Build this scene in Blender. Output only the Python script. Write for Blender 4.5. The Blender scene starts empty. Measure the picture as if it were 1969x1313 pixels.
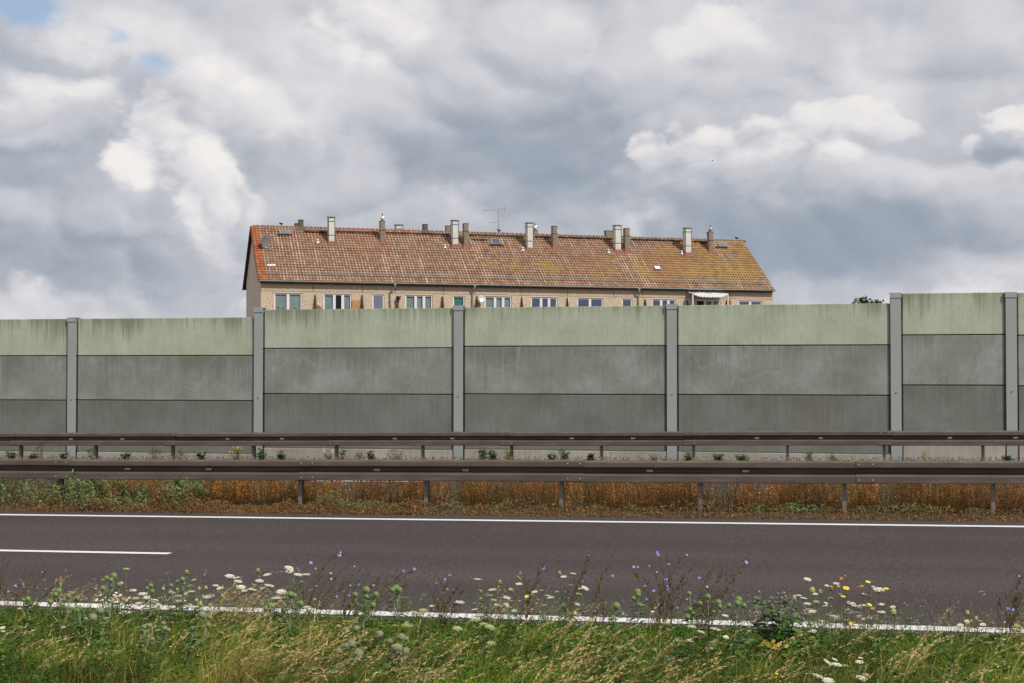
import bpy, math, random
import numpy as np
from mathutils import Vector, Matrix
random.seed(7); RNG = np.random.default_rng(11)
R = math.radians
scene = bpy.context.scene
col = scene.collection

# ---------------------------------------------------------------- camera
FPX = 2600.0; TH = R(12.23); CAMZ = 2.02; HOR = 711.0
PITCH = math.atan((HOR - 656.5) / FPX)
cam_data = bpy.data.cameras.new('camera'); cam = bpy.data.objects.new('camera', cam_data); col.objects.link(cam)
cam.location = (0, 0, CAMZ); cam.rotation_euler = (R(90) + PITCH, 0, TH)
cam_data.sensor_width = 36.0; cam_data.lens = 36.0 * FPX / 1969.0
cam_data.clip_start = 0.1; cam_data.clip_end = 6000
scene.camera = cam
scene.render.resolution_x = 1024; scene.render.resolution_y = 683
scene.view_settings.view_transform = 'Standard'; scene.view_settings.look = 'None'
scene.view_settings.gamma = 1; scene.view_settings.use_curve_mapping = False
scene.view_settings.exposure = 0.0
FW = Vector((-math.sin(TH), math.cos(TH), 0)); RT = Vector((math.cos(TH), math.sin(TH), 0))

# ---------------------------------------------------------------- sun
SUN_AZ = R(44); SUN_EL = R(46)          # azimuth measured from straight behind the camera towards its right
sd = (-FW * math.cos(SUN_AZ) + RT * math.sin(SUN_AZ)) * math.cos(SUN_EL) + Vector((0, 0, math.sin(SUN_EL)))
sl = bpy.data.lights.new('sun', 'SUN'); sl.energy = 3.4; sl.angle = R(1.2); sl.color = (1.0, 0.94, 0.86)
so = bpy.data.objects.new('sun', sl); col.objects.link(so); so.rotation_euler = sd.to_track_quat('Z', 'Y').to_euler()
so.location = (0, 0, 60)

# ---------------------------------------------------------------- world: sky with broken cloud
world = bpy.data.worlds.new('World'); scene.world = world; world.use_nodes = True; world.cycles.sampling_method = 'MANUAL'; world.cycles.sample_map_resolution = 256
wt = world.node_tree; wt.nodes.clear()

class S:
    """a socket with arithmetic, so that the cloud field can be written as formulas"""
    tree = wt
    def __init__(s, sock): s.k = sock
    @staticmethod
    def m(op, *a, clamp=False):
        n = S.tree.nodes.new('ShaderNodeMath'); n.operation = op; n.use_clamp = clamp
        for i, x in enumerate(a):
            if isinstance(x, S): S.tree.links.new(x.k, n.inputs[i])
            else: n.inputs[i].default_value = x
        return S(n.outputs[0])
    def __add__(a, b): return S.m('ADD', a, b)
    __radd__ = __add__
    def __sub__(a, b): return S.m('SUBTRACT', a, b)
    def __rsub__(a, b): return S.m('SUBTRACT', b, a)
    def __mul__(a, b): return S.m('MULTIPLY', a, b)
    __rmul__ = __mul__
    def __truediv__(a, b): return S.m('DIVIDE', a, b)

def smooth(x, a, b):
    n = S.tree.nodes.new('ShaderNodeMapRange'); n.interpolation_type = 'SMOOTHSTEP'
    S.tree.links.new(x.k, n.inputs[0]); n.inputs[1].default_value = a; n.inputs[2].default_value = b
    return S(n.outputs[0])
def wnoise(vec, scale, detail=6, rough=0.55, off=0.0):
    mp = S.tree.nodes.new('ShaderNodeMapping'); mp.inputs['Location'].default_value = (off, off * 1.7, -off)
    S.tree.links.new(vec, mp.inputs['Vector'])
    n = S.tree.nodes.new('ShaderNodeTexNoise'); n.inputs['Scale'].default_value = scale
    n.inputs['Detail'].default_value = detail; n.inputs['Roughness'].default_value = rough
    S.tree.links.new(mp.outputs[0], n.inputs['Vector'])
    return S(n.outputs['Fac'])

tc = wt.nodes.new('ShaderNodeTexCoord'); rot = wt.nodes.new('ShaderNodeVectorRotate'); rot.rotation_type = 'Z_AXIS'
rot.inputs['Angle'].default_value = -TH
wt.links.new(tc.outputs['Generated'], rot.inputs['Vector'])
dirv = rot.outputs[0]
sx = wt.nodes.new('ShaderNodeSeparateXYZ'); wt.links.new(dirv, sx.inputs[0])
dx, dy, dz = S(sx.outputs[0]), S(sx.outputs[1]), S(sx.outputs[2])
az = S.m('ARCTAN2', dx, dy); el = S.m('ARCSINE', dz)
AX = az * 2690.0 + 984.5            # azimuth / elevation of the cloud masses, 2690 units to the radian
AY = 711.0 - el * 2640.0
strm = wt.nodes.new('ShaderNodeMapping'); strm.inputs['Scale'].default_value = (1, 1, 1.45)
wt.links.new(dirv, strm.inputs['Vector']); sv = strm.outputs[0]
def wcol(scale, detail, off):
    mp = wt.nodes.new('ShaderNodeMapping'); mp.inputs['Location'].default_value = (off, -off, off); wt.links.new(sv, mp.inputs['Vector'])
    n = wt.nodes.new('ShaderNodeTexNoise'); n.inputs['Scale'].default_value = scale; n.inputs['Detail'].default_value = detail; n.inputs['Roughness'].default_value = .6
    wt.links.new(mp.outputs[0], n.inputs['Vector']); q = wt.nodes.new('ShaderNodeSeparateColor'); wt.links.new(n.outputs['Color'], q.inputs[0])
    return S(q.outputs[0]) - 0.5, S(q.outputs[1]) - 0.5, n.outputs['Color']
w1, w2, wcolor = wcol(6.0, 6, 0.0); w3, w4, wcolor2 = wcol(27.0, 7, 3.1)
WX = AX + w1 * 300.0 + w3 * 60.0; WY = AY + w2 * 240.0 + w4 * 60.0
CX = AX + w1 * 130.0 + w3 * 95.0; CY = AY + w2 * 100.0 + w4 * 85.0
def blob(cx, cy, rx, ry, amp, inner=0.35, outer=1.0, x=None, y=None):
    x = x or WX; y = y or WY
    a = (x - cx) * (1.0 / rx); b = (y - cy) * (1.0 / ry)
    d = S.m('SQRT', a * a + b * b)
    return (1.0 - smooth(d, inner, outer)) * amp
fb = wnoise(sv, 4.2, 10, 0.58, 21.0) - 0.5
fc = wnoise(sv, 11.0, 8, 0.6, 33.0) - 0.5
# billows: fractal cells, lit from the upper right by comparing the field with itself a step towards the sun
wm = wt.nodes.new('ShaderNodeVectorMath'); wm.operation = 'MULTIPLY_ADD'; wm.inputs[1].default_value = (.05, .05, .05)
wt.links.new(wcolor, wm.inputs[0]); wt.links.new(sv, wm.inputs[2])
def billow(scale, off):
    mp = wt.nodes.new('ShaderNodeMapping'); mp.inputs['Location'].default_value = off; wt.links.new(wm.outputs[0], mp.inputs['Vector'])
    n = wt.nodes.new('ShaderNodeTexNoise'); n.noise_type = 'RIDGED_MULTIFRACTAL'; n.inputs['Scale'].default_value = scale
    n.inputs['Detail'].default_value = 4; n.inputs['Roughness'].default_value = .5; n.inputs['Lacunarity'].default_value = 2.1
    n.inputs['Offset'].default_value = 1.0; n.inputs['Gain'].default_value = 1.2
    wt.links.new(mp.outputs[0], n.inputs['Vector'])
    return 1.0 - S(n.outputs['Fac']) * .5
P0 = billow(11.0, (0, 0, 0)); P1 = billow(11.0, (.008, 0, .012))
emb = S.m('MINIMUM', S.m('MAXIMUM', (P0 - P1) * 0.9, -0.30), 0.30)
L = 0.655 + fb * 0.72 + fc * 0.40 + (P0 - 0.6) * 0.10 + emb * 0.34 + w3 * .14
for b in [(1030, 290, 420, 120, -0.30), (1560, 450, 580, 125, -0.50, .1, 1.0), (1100, 380, 360, 60, -0.20),
          (120, 330, 260, 70, -0.20), (150, 510, 420, 80, -0.30), (1880, 230, 200, 170, -0.18), (560, 330, 160, 70, -0.16),
          (650, 470, 300, 60, -0.10), (330, 110, 360, 110, 0.10), (720, 70, 150, 110, 0.22), (1200, 70, 420, 110, 0.18),
          (1680, 150, 150, 160, 0.14), (520, 220, 170, 90, 0.18), (890, 370, 140, 60, 0.16), (1230, 420, 120, 45, .18), (60, 220, 200, 90, .10), (230, 90, 200, 80, .12),
          (90, 600, 260, 50, 0.12), (1880, 590, 330, 45, 0.30), (700, 600, 300, 50, .1)]:
    L = L + blob(*b)
def cumulus(L, blobs, lum, thr, soft, opac, base_y=None, edge=1.0):
    C = None
    for b in blobs:
        q = blob(b[0], b[1], b[2], b[3], 1.0, 0.0, 1.0, CX, CY); C = q if C is None else S.m('MAXIMUM', C, q)
    C = C + (P0 - 0.55) * 0.30 * edge + fc * 0.45 * edge + (w3 + w4) * 0.30 * edge
    al = smooth(C, thr, thr + soft) * opac
    body = lum + emb * 1.0 + (P0 - .6) * .22 + fb * .35 + w3 * .35 + fc * .25
    if base_y: k = smooth(AY, base_y[0], base_y[1]); body = body - k * base_y[2]; al = al * (1.0 - k * .75)
    return L + (body - L) * al
L = cumulus(L, [(330, 300, 190, 120), (400, 370, 120, 140), (420, 425, 125, 115), (300, 250, 130, 90)], 1.03, .18, .30, .90, (390, 520, .12))
L = cumulus(L, [(150, 160, 260, 120), (390, 180, 170, 100), (40, 250, 150, 80)], .98, .30, .45, .72, (150, 330, .15))
L = cumulus(L, [(1270, 292, 110, 60), (1390, 275, 160, 82), (1500, 268, 150, 82), (1620, 258, 160, 88), (1700, 270, 90, 50)], 1.04, .22, .34, .88, (260, 350, .20))
L = cumulus(L, [(1420, 50, 160, 110), (1340, 90, 110, 70)], 1.04, .34, .5, .75)
L = cumulus(L, [(720, 60, 190, 130), (640, 40, 150, 90)], 1.04, .32, .4, .72)
L = cumulus(L, [(1950, 262, 110, 45), (1860, 300, 60, 40)], 1.0, .30, .5, .7)
L = cumulus(L, [(1925, 330, 130, 66)], .48, .25, .4, .70)
L = cumulus(L, [(880, 365, 130, 50), (1230, 425, 120, 45), (480, 570, 120, 50), (60, 560, 110, 50)], .88, .36, .7, .5)
L = S.m('MAXIMUM', L, 0.0)
Lc = smooth(L, -0.25, 1.30)
rp = wt.nodes.new('ShaderNodeValToRGB'); cr = rp.color_ramp
cr.elements[0].position = 0.0; cr.elements[0].color = (0.275, 0.335, 0.41, 1)
cr.elements[1].position = 1.0; cr.elements[1].color = (0.88, 0.855, 0.83, 1)
for p, c in ((0.28, (0.365, 0.41, 0.475)), (0.52, (0.51, 0.528, 0.58)), (0.76, (0.68, 0.672, 0.705))):
    e = cr.elements.new(p); e.color = (*c, 1)
wt.links.new(Lc.k, rp.inputs[0])
sky = wt.nodes.new('ShaderNodeTexSky'); sky.sky_type = 'NISHITA'; sky.sun_disc = False
sky.sun_elevation = SUN_EL; sky.sun_rotation = math.atan2(sd.x, sd.y)
bg1 = wt.nodes.new('ShaderNodeBackground'); bg1.inputs[1].default_value = 0.13; wt.links.new(sky.outputs[0], bg1.inputs[0])
bg2 = wt.nodes.new('ShaderNodeBackground'); bg2.inputs[1].default_value = 1.0; wt.links.new(rp.outputs[0], bg2.inputs[0])
hole = blob(45, 48, 105, 60, 1.0, .25, 1.0) + blob(296, 166, 62, 42, 0.75, .0, 1.0) + blob(214, 104, 38, 30, .5, .0, 1.0)
hole = S.m('MINIMUM', hole, 0.80)
mx = wt.nodes.new('ShaderNodeMixShader'); wt.links.new(hole.k, mx.inputs[0])
wt.links.new(bg2.outputs[0], mx.inputs[1]); wt.links.new(bg1.outputs[0], mx.inputs[2])
wo = wt.nodes.new('ShaderNodeOutputWorld'); wt.links.new(mx.outputs[0], wo.inputs[0])

# ---------------------------------------------------------------- helpers
def ray(px, py):
    d = Vector(((px - 984.5) / FPX, -(py - 656.5) / FPX, -1))
    d.rotate(cam.rotation_euler); return d
CAM = Vector((0, 0, CAMZ))
def at(px, py, Y):                      # point of the vertical plane y = Y seen at this place of the photo
    d = ray(px, py); return CAM + d * (Y / d.y)
GR = 0.0122                             # the road climbs 1.2 % to the right
def grade(x): return GR * 90 * math.tanh(x / 90)
def X(px, Y): return at(px, 800, Y).x

class MB:
    def __init__(s): s.v = []; s.f = []; s.m = []; s.sm = []
    def add(s, vs, fs, mi=0, smooth=False):
        o = len(s.v); s.v += [tuple(v) for v in vs]
        for f in fs: s.f.append(tuple(i + o for i in f)); s.m.append(mi); s.sm.append(smooth)
    def box(s, x0, x1, y0, y1, z0, z1, mi=0):
        s.add([(x0,y0,z0),(x1,y0,z0),(x1,y1,z0),(x0,y1,z0),(x0,y0,z1),(x1,y0,z1),(x1,y1,z1),(x0,y1,z1)],
              [(0,3,2,1),(4,5,6,7),(0,1,5,4),(1,2,6,5),(2,3,7,6),(3,0,4,7)], mi)
    def prism(s, poly, axis, a, b, mi=0):    # poly: 2D points; axis 'x' -> poly in (y,z), 'y' -> (x,z), 'z' -> (x,y)
        n = len(poly)
        def P(p, t): return {'x': (t, p[0], p[1]), 'y': (p[0], t, p[1]), 'z': (p[0], p[1], t)}[axis]
        vs = [P(p, a) for p in poly] + [P(p, b) for p in poly]
        s.add(vs, [tuple(range(n))[::-1], tuple(range(n, 2*n))] + [(i, (i+1) % n, n+(i+1) % n, n+i) for i in range(n)], mi)
    def tube(s, pts, r, n=5, mi=0, cap=True):
        pts = [Vector(p) for p in pts]; rs = r if isinstance(r, (list, tuple)) else [r] * len(pts)
        o = len(s.v); prev = None
        for i, p in enumerate(pts):
            d = (pts[min(i+1, len(pts)-1)] - pts[max(i-1, 0)])
            d = d.normalized() if d.length > 1e-9 else Vector((0, 0, 1))
            a = (prev - d * prev.dot(d)) if prev else d.orthogonal()
            if a.length < 1e-6: a = d.orthogonal()
            a.normalize(); prev = a; b = d.cross(a)
            for k in range(n):
                t = 2 * math.pi * k / n; s.v.append(tuple(p + (a * math.cos(t) + b * math.sin(t)) * rs[i]))
        for i in range(len(pts) - 1):
            for k in range(n):
                s.f.append((o+i*n+k, o+i*n+(k+1) % n, o+(i+1)*n+(k+1) % n, o+(i+1)*n+k)); s.m.append(mi); s.sm.append(n > 4)
        if cap:
            s.f.append(tuple(o + k for k in range(n))[::-1]); s.m.append(mi); s.sm.append(False)
            s.f.append(tuple(o + (len(pts)-1)*n + k for k in range(n))); s.m.append(mi); s.sm.append(False)
    def ell(s, c, r, nu=8, nv=6, mi=0, jit=0.0):
        o = len(s.v); rx, ry, rz = r if isinstance(r, (list, tuple)) else (r, r, r)
        for j in range(nv + 1):
            ph = math.pi * j / nv
            for i in range(nu):
                t = 2 * math.pi * i / nu; q = 1 + random.uniform(-jit, jit)
                s.v.append((c[0] + rx*math.sin(ph)*math.cos(t)*q, c[1] + ry*math.sin(ph)*math.sin(t)*q, c[2] + rz*math.cos(ph)*q))
        for j in range(nv):
            for i in range(nu):
                s.f.append((o+j*nu+i, o+(j+1)*nu+i, o+(j+1)*nu+(i+1) % nu, o+j*nu+(i+1) % nu)); s.m.append(mi); s.sm.append(True)
    def quad(s, c, a, b, mi=0):         # leaf-like quad, centre c, half vectors a, b
        c = Vector(c); a = Vector(a); b = Vector(b); s.add([c-a, c+b*.8, c+a, c-b*.8], [(0, 1, 2, 3)], mi)
    def mesh(s, name, mats):
        me = bpy.data.meshes.new(name); me.from_pydata(s.v, [], s.f)
        for m in (mats if isinstance(mats, (list, tuple)) else [mats]): me.materials.append(m)
        me.polygons.foreach_set('material_index', s.m); me.polygons.foreach_set('use_smooth', s.sm); me.update(); return me
    def build(s, name, mats, parent=None, loc=None):
        return link(name, s.mesh(name, mats), parent, loc)
def link(name, me, parent=None, loc=None):
    o = bpy.data.objects.new(name, me); col.objects.link(o)
    if parent: o.parent = parent
    if loc is not None: o.location = loc
    return o
def tag(o, label=None, cat=None, group=None, kind=None):
    if label: o['label'] = label
    if cat: o['category'] = cat
    if group: o['group'] = group
    if kind: o['kind'] = kind
    return o
def empty(name, loc, rz=0.0):
    o = bpy.data.objects.new(name, None); col.objects.link(o); o.location = loc; o.rotation_euler = (0, 0, rz)
    o.empty_display_size = 0.2; return o

def npmesh(name, V, F, cols=None, mat=None, smooth=False):
    """V (n,3), F (m,4) quads, cols (n,3) per point"""
    me = bpy.data.meshes.new(name); n, m = len(V), len(F)
    me.vertices.add(n); me.vertices.foreach_set('co', np.asarray(V, np.float32).ravel())
    me.loops.add(m * 4); me.loops.foreach_set('vertex_index', np.asarray(F, np.int32).ravel())
    me.polygons.add(m); me.polygons.foreach_set('loop_start', np.arange(0, m * 4, 4, dtype=np.int32))
    if smooth: me.polygons.foreach_set('use_smooth', np.ones(m, bool))
    me.update(calc_edges=True)
    if cols is not None:
        a = me.color_attributes.new('tint', 'FLOAT_COLOR', 'POINT')
        a.data.foreach_set('color', np.concatenate([cols, np.ones((n, 1))], 1).astype(np.float32).ravel())
    if mat: me.materials.append(mat)
    return me
def blades(base, h, lean, w, cols, seg=3, tip=0.12, power=2.0, side=None):
    """curved grass blades / stalks as strips; returns V, F, C"""
    N = len(base); h = np.broadcast_to(h, N); w = np.broadcast_to(w, N)
    if side is None:
        a = RNG.uniform(0, np.pi, N); side = np.stack([np.cos(a), np.sin(a), np.zeros(N)], 1)
    T = np.linspace(0, 1, seg + 1); V = np.zeros((N, seg + 1, 2, 3)); C = np.zeros((N, seg + 1, 2, 3))
    for i, t in enumerate(T):
        c = base + np.stack([lean[:, 0] * t**power, lean[:, 1] * t**power, h * (t - 0.0*t*t)], 1)
        drop = (np.hypot(lean[:, 0], lean[:, 1]) * 0.35) * t**3; c[:, 2] -= drop
        ww = (w * ((1 - t) * (1 - tip) + tip))[:, None] * 0.5
        V[:, i, 0] = c - side * ww; V[:, i, 1] = c + side * ww; C[:, i, 0] = C[:, i, 1] = cols * (0.75 + 0.35 * t)  # tint darkens towards the root, shade near the ground put into the colour
    idx = np.arange(N * (seg + 1) * 2).reshape(N, seg + 1, 2)
    F = np.stack([idx[:, :-1, 0], idx[:, :-1, 1], idx[:, 1:, 1], idx[:, 1:, 0]], -1).reshape(-1, 4)
    return V.reshape(-1, 3), F, C.reshape(-1, 3)
def leafquads(c, size, cols, flat=0.0, asp=0.45):
    N = len(c); size = np.broadcast_to(size, N)
    a = RNG.normal(size=(N, 3)); a[:, 2] *= (1 - flat); a /= np.linalg.norm(a, axis=1)[:, None]
    b = np.cross(a, RNG.normal(size=(N, 3))); b /= np.linalg.norm(b, axis=1)[:, None]
    a = a * size[:, None]; b = b * size[:, None] * asp
    V = np.stack([c - a, c + b, c + a, c - b], 1).reshape(-1, 3); F = np.arange(N * 4).reshape(N, 4)
    return V, F, np.repeat(cols, 4, 0)
def merge(parts):
    Vs, Fs, Cs, o = [], [], [], 0
    for V, F, C in parts: Vs.append(V); Fs.append(F + o); Cs.append(C); o += len(V)
    return np.concatenate(Vs), np.concatenate(Fs), np.concatenate(Cs)
def vnoise(x, y, s, seed=0):            # cheap smooth 2-D value noise
    r = np.random.default_rng(seed).uniform(-1, 1, (64, 64)); u = x / s + 100; v = y / s + 100
    i = np.floor(u).astype(int); j = np.floor(v).astype(int); fu = u - i; fv = v - j
    fu = fu*fu*(3-2*fu); fv = fv*fv*(3-2*fv); g = lambda a, b: r[a % 64, b % 64]
    return (g(i,j)*(1-fu)+g(i+1,j)*fu)*(1-fv)+(g(i,j+1)*(1-fu)+g(i+1,j+1)*fu)*fv

# ---------------------------------------------------------------- materials
def mat(name, colr=(.5,.5,.5), rough=0.7, metal=0.0, spec=0.4, build=None):
    m = bpy.data.materials.new(name); m.use_nodes = True; nt = m.node_tree; b = nt.nodes['Principled BSDF']
    b.inputs['Base Color'].default_value = (*colr, 1); b.inputs['Roughness'].default_value = rough
    b.inputs['Metallic'].default_value = metal; b.inputs['Specular IOR Level'].default_value = spec
    if build: build(nt, b)
    return m
def nz(nt, scale, detail=5, rough=.55, sc=(1,1,1), coord='Object', rnd=False):
    t = nt.nodes.new('ShaderNodeTexCoord'); mp = nt.nodes.new('ShaderNodeMapping'); mp.inputs['Scale'].default_value = sc
    nt.links.new(t.outputs[coord], mp.inputs['Vector'])
    if rnd:
        oi = nt.nodes.new('ShaderNodeObjectInfo'); k = nt.nodes.new('ShaderNodeMath'); k.operation = 'MULTIPLY'; k.inputs[1].default_value = 37.0
        nt.links.new(oi.outputs['Random'], k.inputs[0]); nt.links.new(k.outputs[0], mp.inputs['Location'])
    n = nt.nodes.new('ShaderNodeTexNoise'); n.inputs['Scale'].default_value = scale; n.inputs['Detail'].default_value = detail
    n.inputs['Roughness'].default_value = rough; nt.links.new(mp.outputs[0], n.inputs['Vector']); return n.outputs['Fac']
def ramp(nt, fac, stops):
    r = nt.nodes.new('ShaderNodeValToRGB'); e = r.color_ramp.elements
    e[0].position, e[0].color = stops[0][0], (*stops[0][1], 1); e[1].position, e[1].color = stops[-1][0], (*stops[-1][1], 1)
    for p, c in stops[1:-1]: q = e.new(p); q.color = (*c, 1)
    nt.links.new(fac, r.inputs[0]); return r.outputs[0]
def mixc(nt, fac, a, b, mode='MIX'):
    m = nt.nodes.new('ShaderNodeMix'); m.data_type = 'RGBA'; m.blend_type = mode
    for i, x in ((0, fac), (6, a), (7, b)):
        if hasattr(x, 'links'): nt.links.new(x, m.inputs[i])
        else: m.inputs[i].default_value = x if i == 0 else (*x, 1)
    return m.outputs[2]
def bump(nt, b, h, strength=.3, dist=.01):
    n = nt.nodes.new('ShaderNodeBump'); n.inputs['Strength'].default_value = strength; n.inputs['Distance'].default_value = dist
    nt.links.new(h, n.inputs['Height']); nt.links.new(n.outputs[0], b.inputs['Normal'])
def simple_noise(c1, c2, scale=8, bs=.2, sc=(1,1,1), rnd=False, detail=6):
    def f(nt, b):
        n = nz(nt, scale, detail, .6, sc, rnd=rnd); nt.links.new(ramp(nt, n, [(.3, c1), (.7, c2)]), b.inputs['Base Color'])
        if bs: bump(nt, b, n, bs)
    return f
def tinted(trans=0.25, rough=.6):
    def f(nt, b):
        a = nt.nodes.new('ShaderNodeVertexColor'); a.layer_name = 'tint'; nt.links.new(a.outputs[0], b.inputs['Base Color'])
        if trans:
            t = nt.nodes.new('ShaderNodeBsdfTranslucent'); nt.links.new(a.outputs[0], t.inputs[0])
            mxs = nt.nodes.new('ShaderNodeMixShader'); mxs.inputs[0].default_value = trans
            nt.links.new(b.outputs[0], mxs.inputs[1]); nt.links.new(t.outputs[0], mxs.inputs[2])
            nt.links.new(mxs.outputs[0], nt.nodes['Material Output'].inputs[0])
    return f
M = {}
def asphalt(nt, b):
    f1 = nz(nt, 52, 3, .8); f2 = nz(nt, .35, 4, .5, (.25, 1, 1)); f3 = nz(nt, 38, 2, .6)
    c = ramp(nt, f1, [(.34, (.018,.0138,.0125)), (.52, (.054,.0425,.039)), (.68, (.165,.138,.128))])
    c = mixc(nt, .8, c, ramp(nt, f2, [(.35, (.40,.40,.40)), (.65, (.56,.55,.55))]), 'OVERLAY')
    t = nt.nodes.new('ShaderNodeTexCoord'); sp = nt.nodes.new('ShaderNodeSeparateXYZ'); nt.links.new(t.outputs['Object'], sp.inputs[0])
    S.tree = nt; yy = S(sp.outputs[1]); w = S.m('SINE', (yy - 11.0) * (6.283 / 1.78)) * .06 + S(nz(nt, 1.1, 5, .6, (.12, 1.5, 1))) * .35 + .30; S.tree = wt
    cc = nt.nodes.new('ShaderNodeCombineColor')
    for k in range(3): nt.links.new(w.k, cc.inputs[k])
    c = mixc(nt, .55, c, cc.outputs[0], 'OVERLAY')
    nt.links.new(c, b.inputs['Base Color']); bump(nt, b, f1, .5, .006)
M['asphalt'] = mat('asphalt', rough=.85, spec=.3, build=asphalt)
def paintm(nt, b):
    n = nz(nt, 22, 6, .75); n2 = nz(nt, 1.6, 4, .6)
    c = ramp(nt, n, [(.30, (.20,.19,.185)), (.37, (.68,.67,.66)), (.7, (.84,.83,.82))])
    nt.links.new(mixc(nt, .5, c, ramp(nt, n2, [(.3, (.40,.40,.395)), (.6, (.55,.55,.55))]), 'OVERLAY'), b.inputs['Base Color']); bump(nt, b, n, .2)
M['paint'] = mat('road_paint', rough=.6, build=paintm)
M['soil'] = mat('soil', rough=.95, build=simple_noise((.045,.035,.02), (.11,.085,.05), 6, .5))
M['field'] = mat('field', rough=.95, build=simple_noise((.07,.09,.03), (.14,.13,.06), 1.5, .3))
def panel(base, dark, light, streak, algae, rings=False):
    def f(nt, b):
        big = nz(nt, 1.05, 7, .62, (1,1,1.1), rnd=True); st = nz(nt, 5, 6, .65, (3.2,1,.16), rnd=True); fine = nz(nt, 26, 4, .7, (1,1,.35), rnd=True)
        c = ramp(nt, big, [(.28, dark), (.5, base), (.72, light)])
        c = mixc(nt, .25, c, ramp(nt, st, [(.3, (.36,.36,.35)), (.5, (.5,.5,.5)), (.7, (.62,.62,.61))]), 'OVERLAY')
        c = mixc(nt, .35, c, ramp(nt, fine, [(.3, (.38,.38,.38)), (.7, (.6,.6,.6))]), 'OVERLAY')
        # algae and dirt that ran down from the top edge (generated z: 1 at the top edge)
        t = nt.nodes.new('ShaderNodeTexCoord'); sp = nt.nodes.new('ShaderNodeSeparateXYZ'); nt.links.new(t.outputs['Generated'], sp.inputs[0])
        st2 = nz(nt, 4, 5, .7, (2.6,1,.10), rnd=True); m2 = nz(nt, .55, 3, .5, (1,1,.2), rnd=True)
        S.tree = nt; z = S(sp.outputs[2]); k = smooth(S(st2) * .9 + S(m2) * .9 + z * .50, 1.16, 1.55) * algae
        S.tree = wt
        c = mixc(nt, k.k, c, streak)
        if rings:
            tide = nz(nt, .75, 2, .45, (1,1,.8), rnd=True); S.tree = nt; q = 1.0 - smooth(S.m('ABSOLUTE', S(tide) - .47), 0.0, .012); q = q * .30; S.tree = wt
            c = mixc(nt, q.k, c, light)
        nt.links.new(c, b.inputs['Base Color']); bump(nt, b, fine, .25, .004)
    return f
M['pan_top'] = mat('pale_green_concrete', rough=.9, spec=.2, build=panel((.43,.475,.365), (.37,.415,.305), (.485,.53,.42), (.14,.16,.09), .7))
M['pan_mid'] = mat('grey_concrete', rough=.9, spec=.2, build=panel((.262,.280,.250), (.205,.213,.185), (.35,.378,.355), (.12,.12,.09), .45, True))
M['pan_low'] = mat('dark_grey_concrete', rough=.9, spec=.2, build=panel((.188,.198,.178), (.158,.165,.148), (.222,.235,.215), (.11,.095,.065), .35))
M['plinth'] = mat('plinth_concrete', rough=.9, spec=.2, build=panel((.42,.395,.355), (.34,.32,.29), (.48,.455,.41), (.20,.17,.13), .4))
M['post'] = mat('grey_coated_steel', rough=.5, spec=.5, build=simple_noise((.32,.345,.335), (.365,.39,.378), 1.2, .0, (1,1,.4)))
M['dark'] = mat('black_joint_opening', (.02,.02,.02), .9)
def railm(nt, b):
    n = nz(nt, 3, 6, .6, (.5,1,3)); n2 = nz(nt, 60, 3, .6)
    c = ramp(nt, n, [(.3, (.088,.065,.052)), (.55, (.125,.095,.077)), (.75, (.175,.138,.113))])
    nt.links.new(mixc(nt, .25, c, ramp(nt, n2, [(.3,(.3,.3,.3)),(.7,(.7,.7,.7))]), 'OVERLAY'), b.inputs['Base Color'])
M['rail'] = mat('weathered_brown_steel', rough=.55, metal=.15, spec=.4, build=railm)
M['railpost'] = mat('brown_grey_steel', rough=.6, metal=.1, build=simple_noise((.17,.135,.115), (.27,.225,.19), 8, .1))
M['bolt'] = mat('zinc_bolt', (.34,.28,.23), .4, .5)
M['reflector'] = mat('reflector', (.85,.83,.78), .3)
M['reflector_y'] = mat('dusty_reflector', (.55,.42,.22), .4)
def pebble(c1, c2, c3):
    def f(nt, b):
        n = nz(nt, 9, 4, .8); n2 = nz(nt, .6, 4, .5); c = ramp(nt, n, [(.36, c1), (.5, c2), (.64, c3)])
        nt.links.new(mixc(nt, .5, c, ramp(nt, n2, [(.3,(.42,.42,.42)),(.7,(.58,.57,.56))]), 'OVERLAY'), b.inputs['Base Color']); bump(nt, b, n, .5, .02)
    return f
M['facade'] = mat('exposed_aggregate', rough=.9, spec=.2, build=pebble((.33,.245,.165), (.58,.47,.345), (.74,.63,.49)))
M['facade_up'] = mat('exposed_aggregate_grey', rough=.9, spec=.2, build=pebble((.32,.24,.17), (.52,.42,.31), (.66,.55,.42)))
M['gable'] = mat('grey_beige_render', rough=.9, spec=.2, build=pebble((.56,.47,.38), (.64,.54,.45), (.71,.61,.51)))
M['joint'] = mat('wall_joint', (.09,.07,.055), .9)
M['lintel'] = mat('pale_lintel', (.66,.56,.44), .9)
M['white'] = mat('white_frame', (.74,.74,.76), .4)
M['metal'] = mat('zinc', rough=.45, metal=.3, build=simple_noise((.30,.32,.31), (.42,.44,.42), 4, .05))
M['woodbrown'] = mat('brown_board', rough=.7, build=simple_noise((.10,.055,.03), (.17,.10,.055), 3, .1, (1,1,.3)))
M['darkboard'] = mat('dark_partition', rough=.8, build=simple_noise((.045,.03,.025), (.10,.065,.05), 3, .1))
M['soffit'] = mat('dark_soffit', (.07,.045,.03), .8)
M['chimney'] = mat('sooty_render', rough=.95, spec=.2, build=simple_noise((.17,.14,.10), (.34,.295,.22), 2.5, .3))
M['chimney_dark'] = mat('sooty_render_dark', rough=.95, spec=.2, build=simple_noise((.07,.06,.045), (.19,.16,.11), 2.5, .3))
M['clad'] = mat('pale_metal_cladding', rough=.5, metal=.1, build=simple_noise((.52,.53,.48), (.72,.73,.68), 1.6, .05, (1,1,.4)))
M['cladstrip'] = mat('dark_cladding_strip', (.07,.075,.075), .6)
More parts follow.
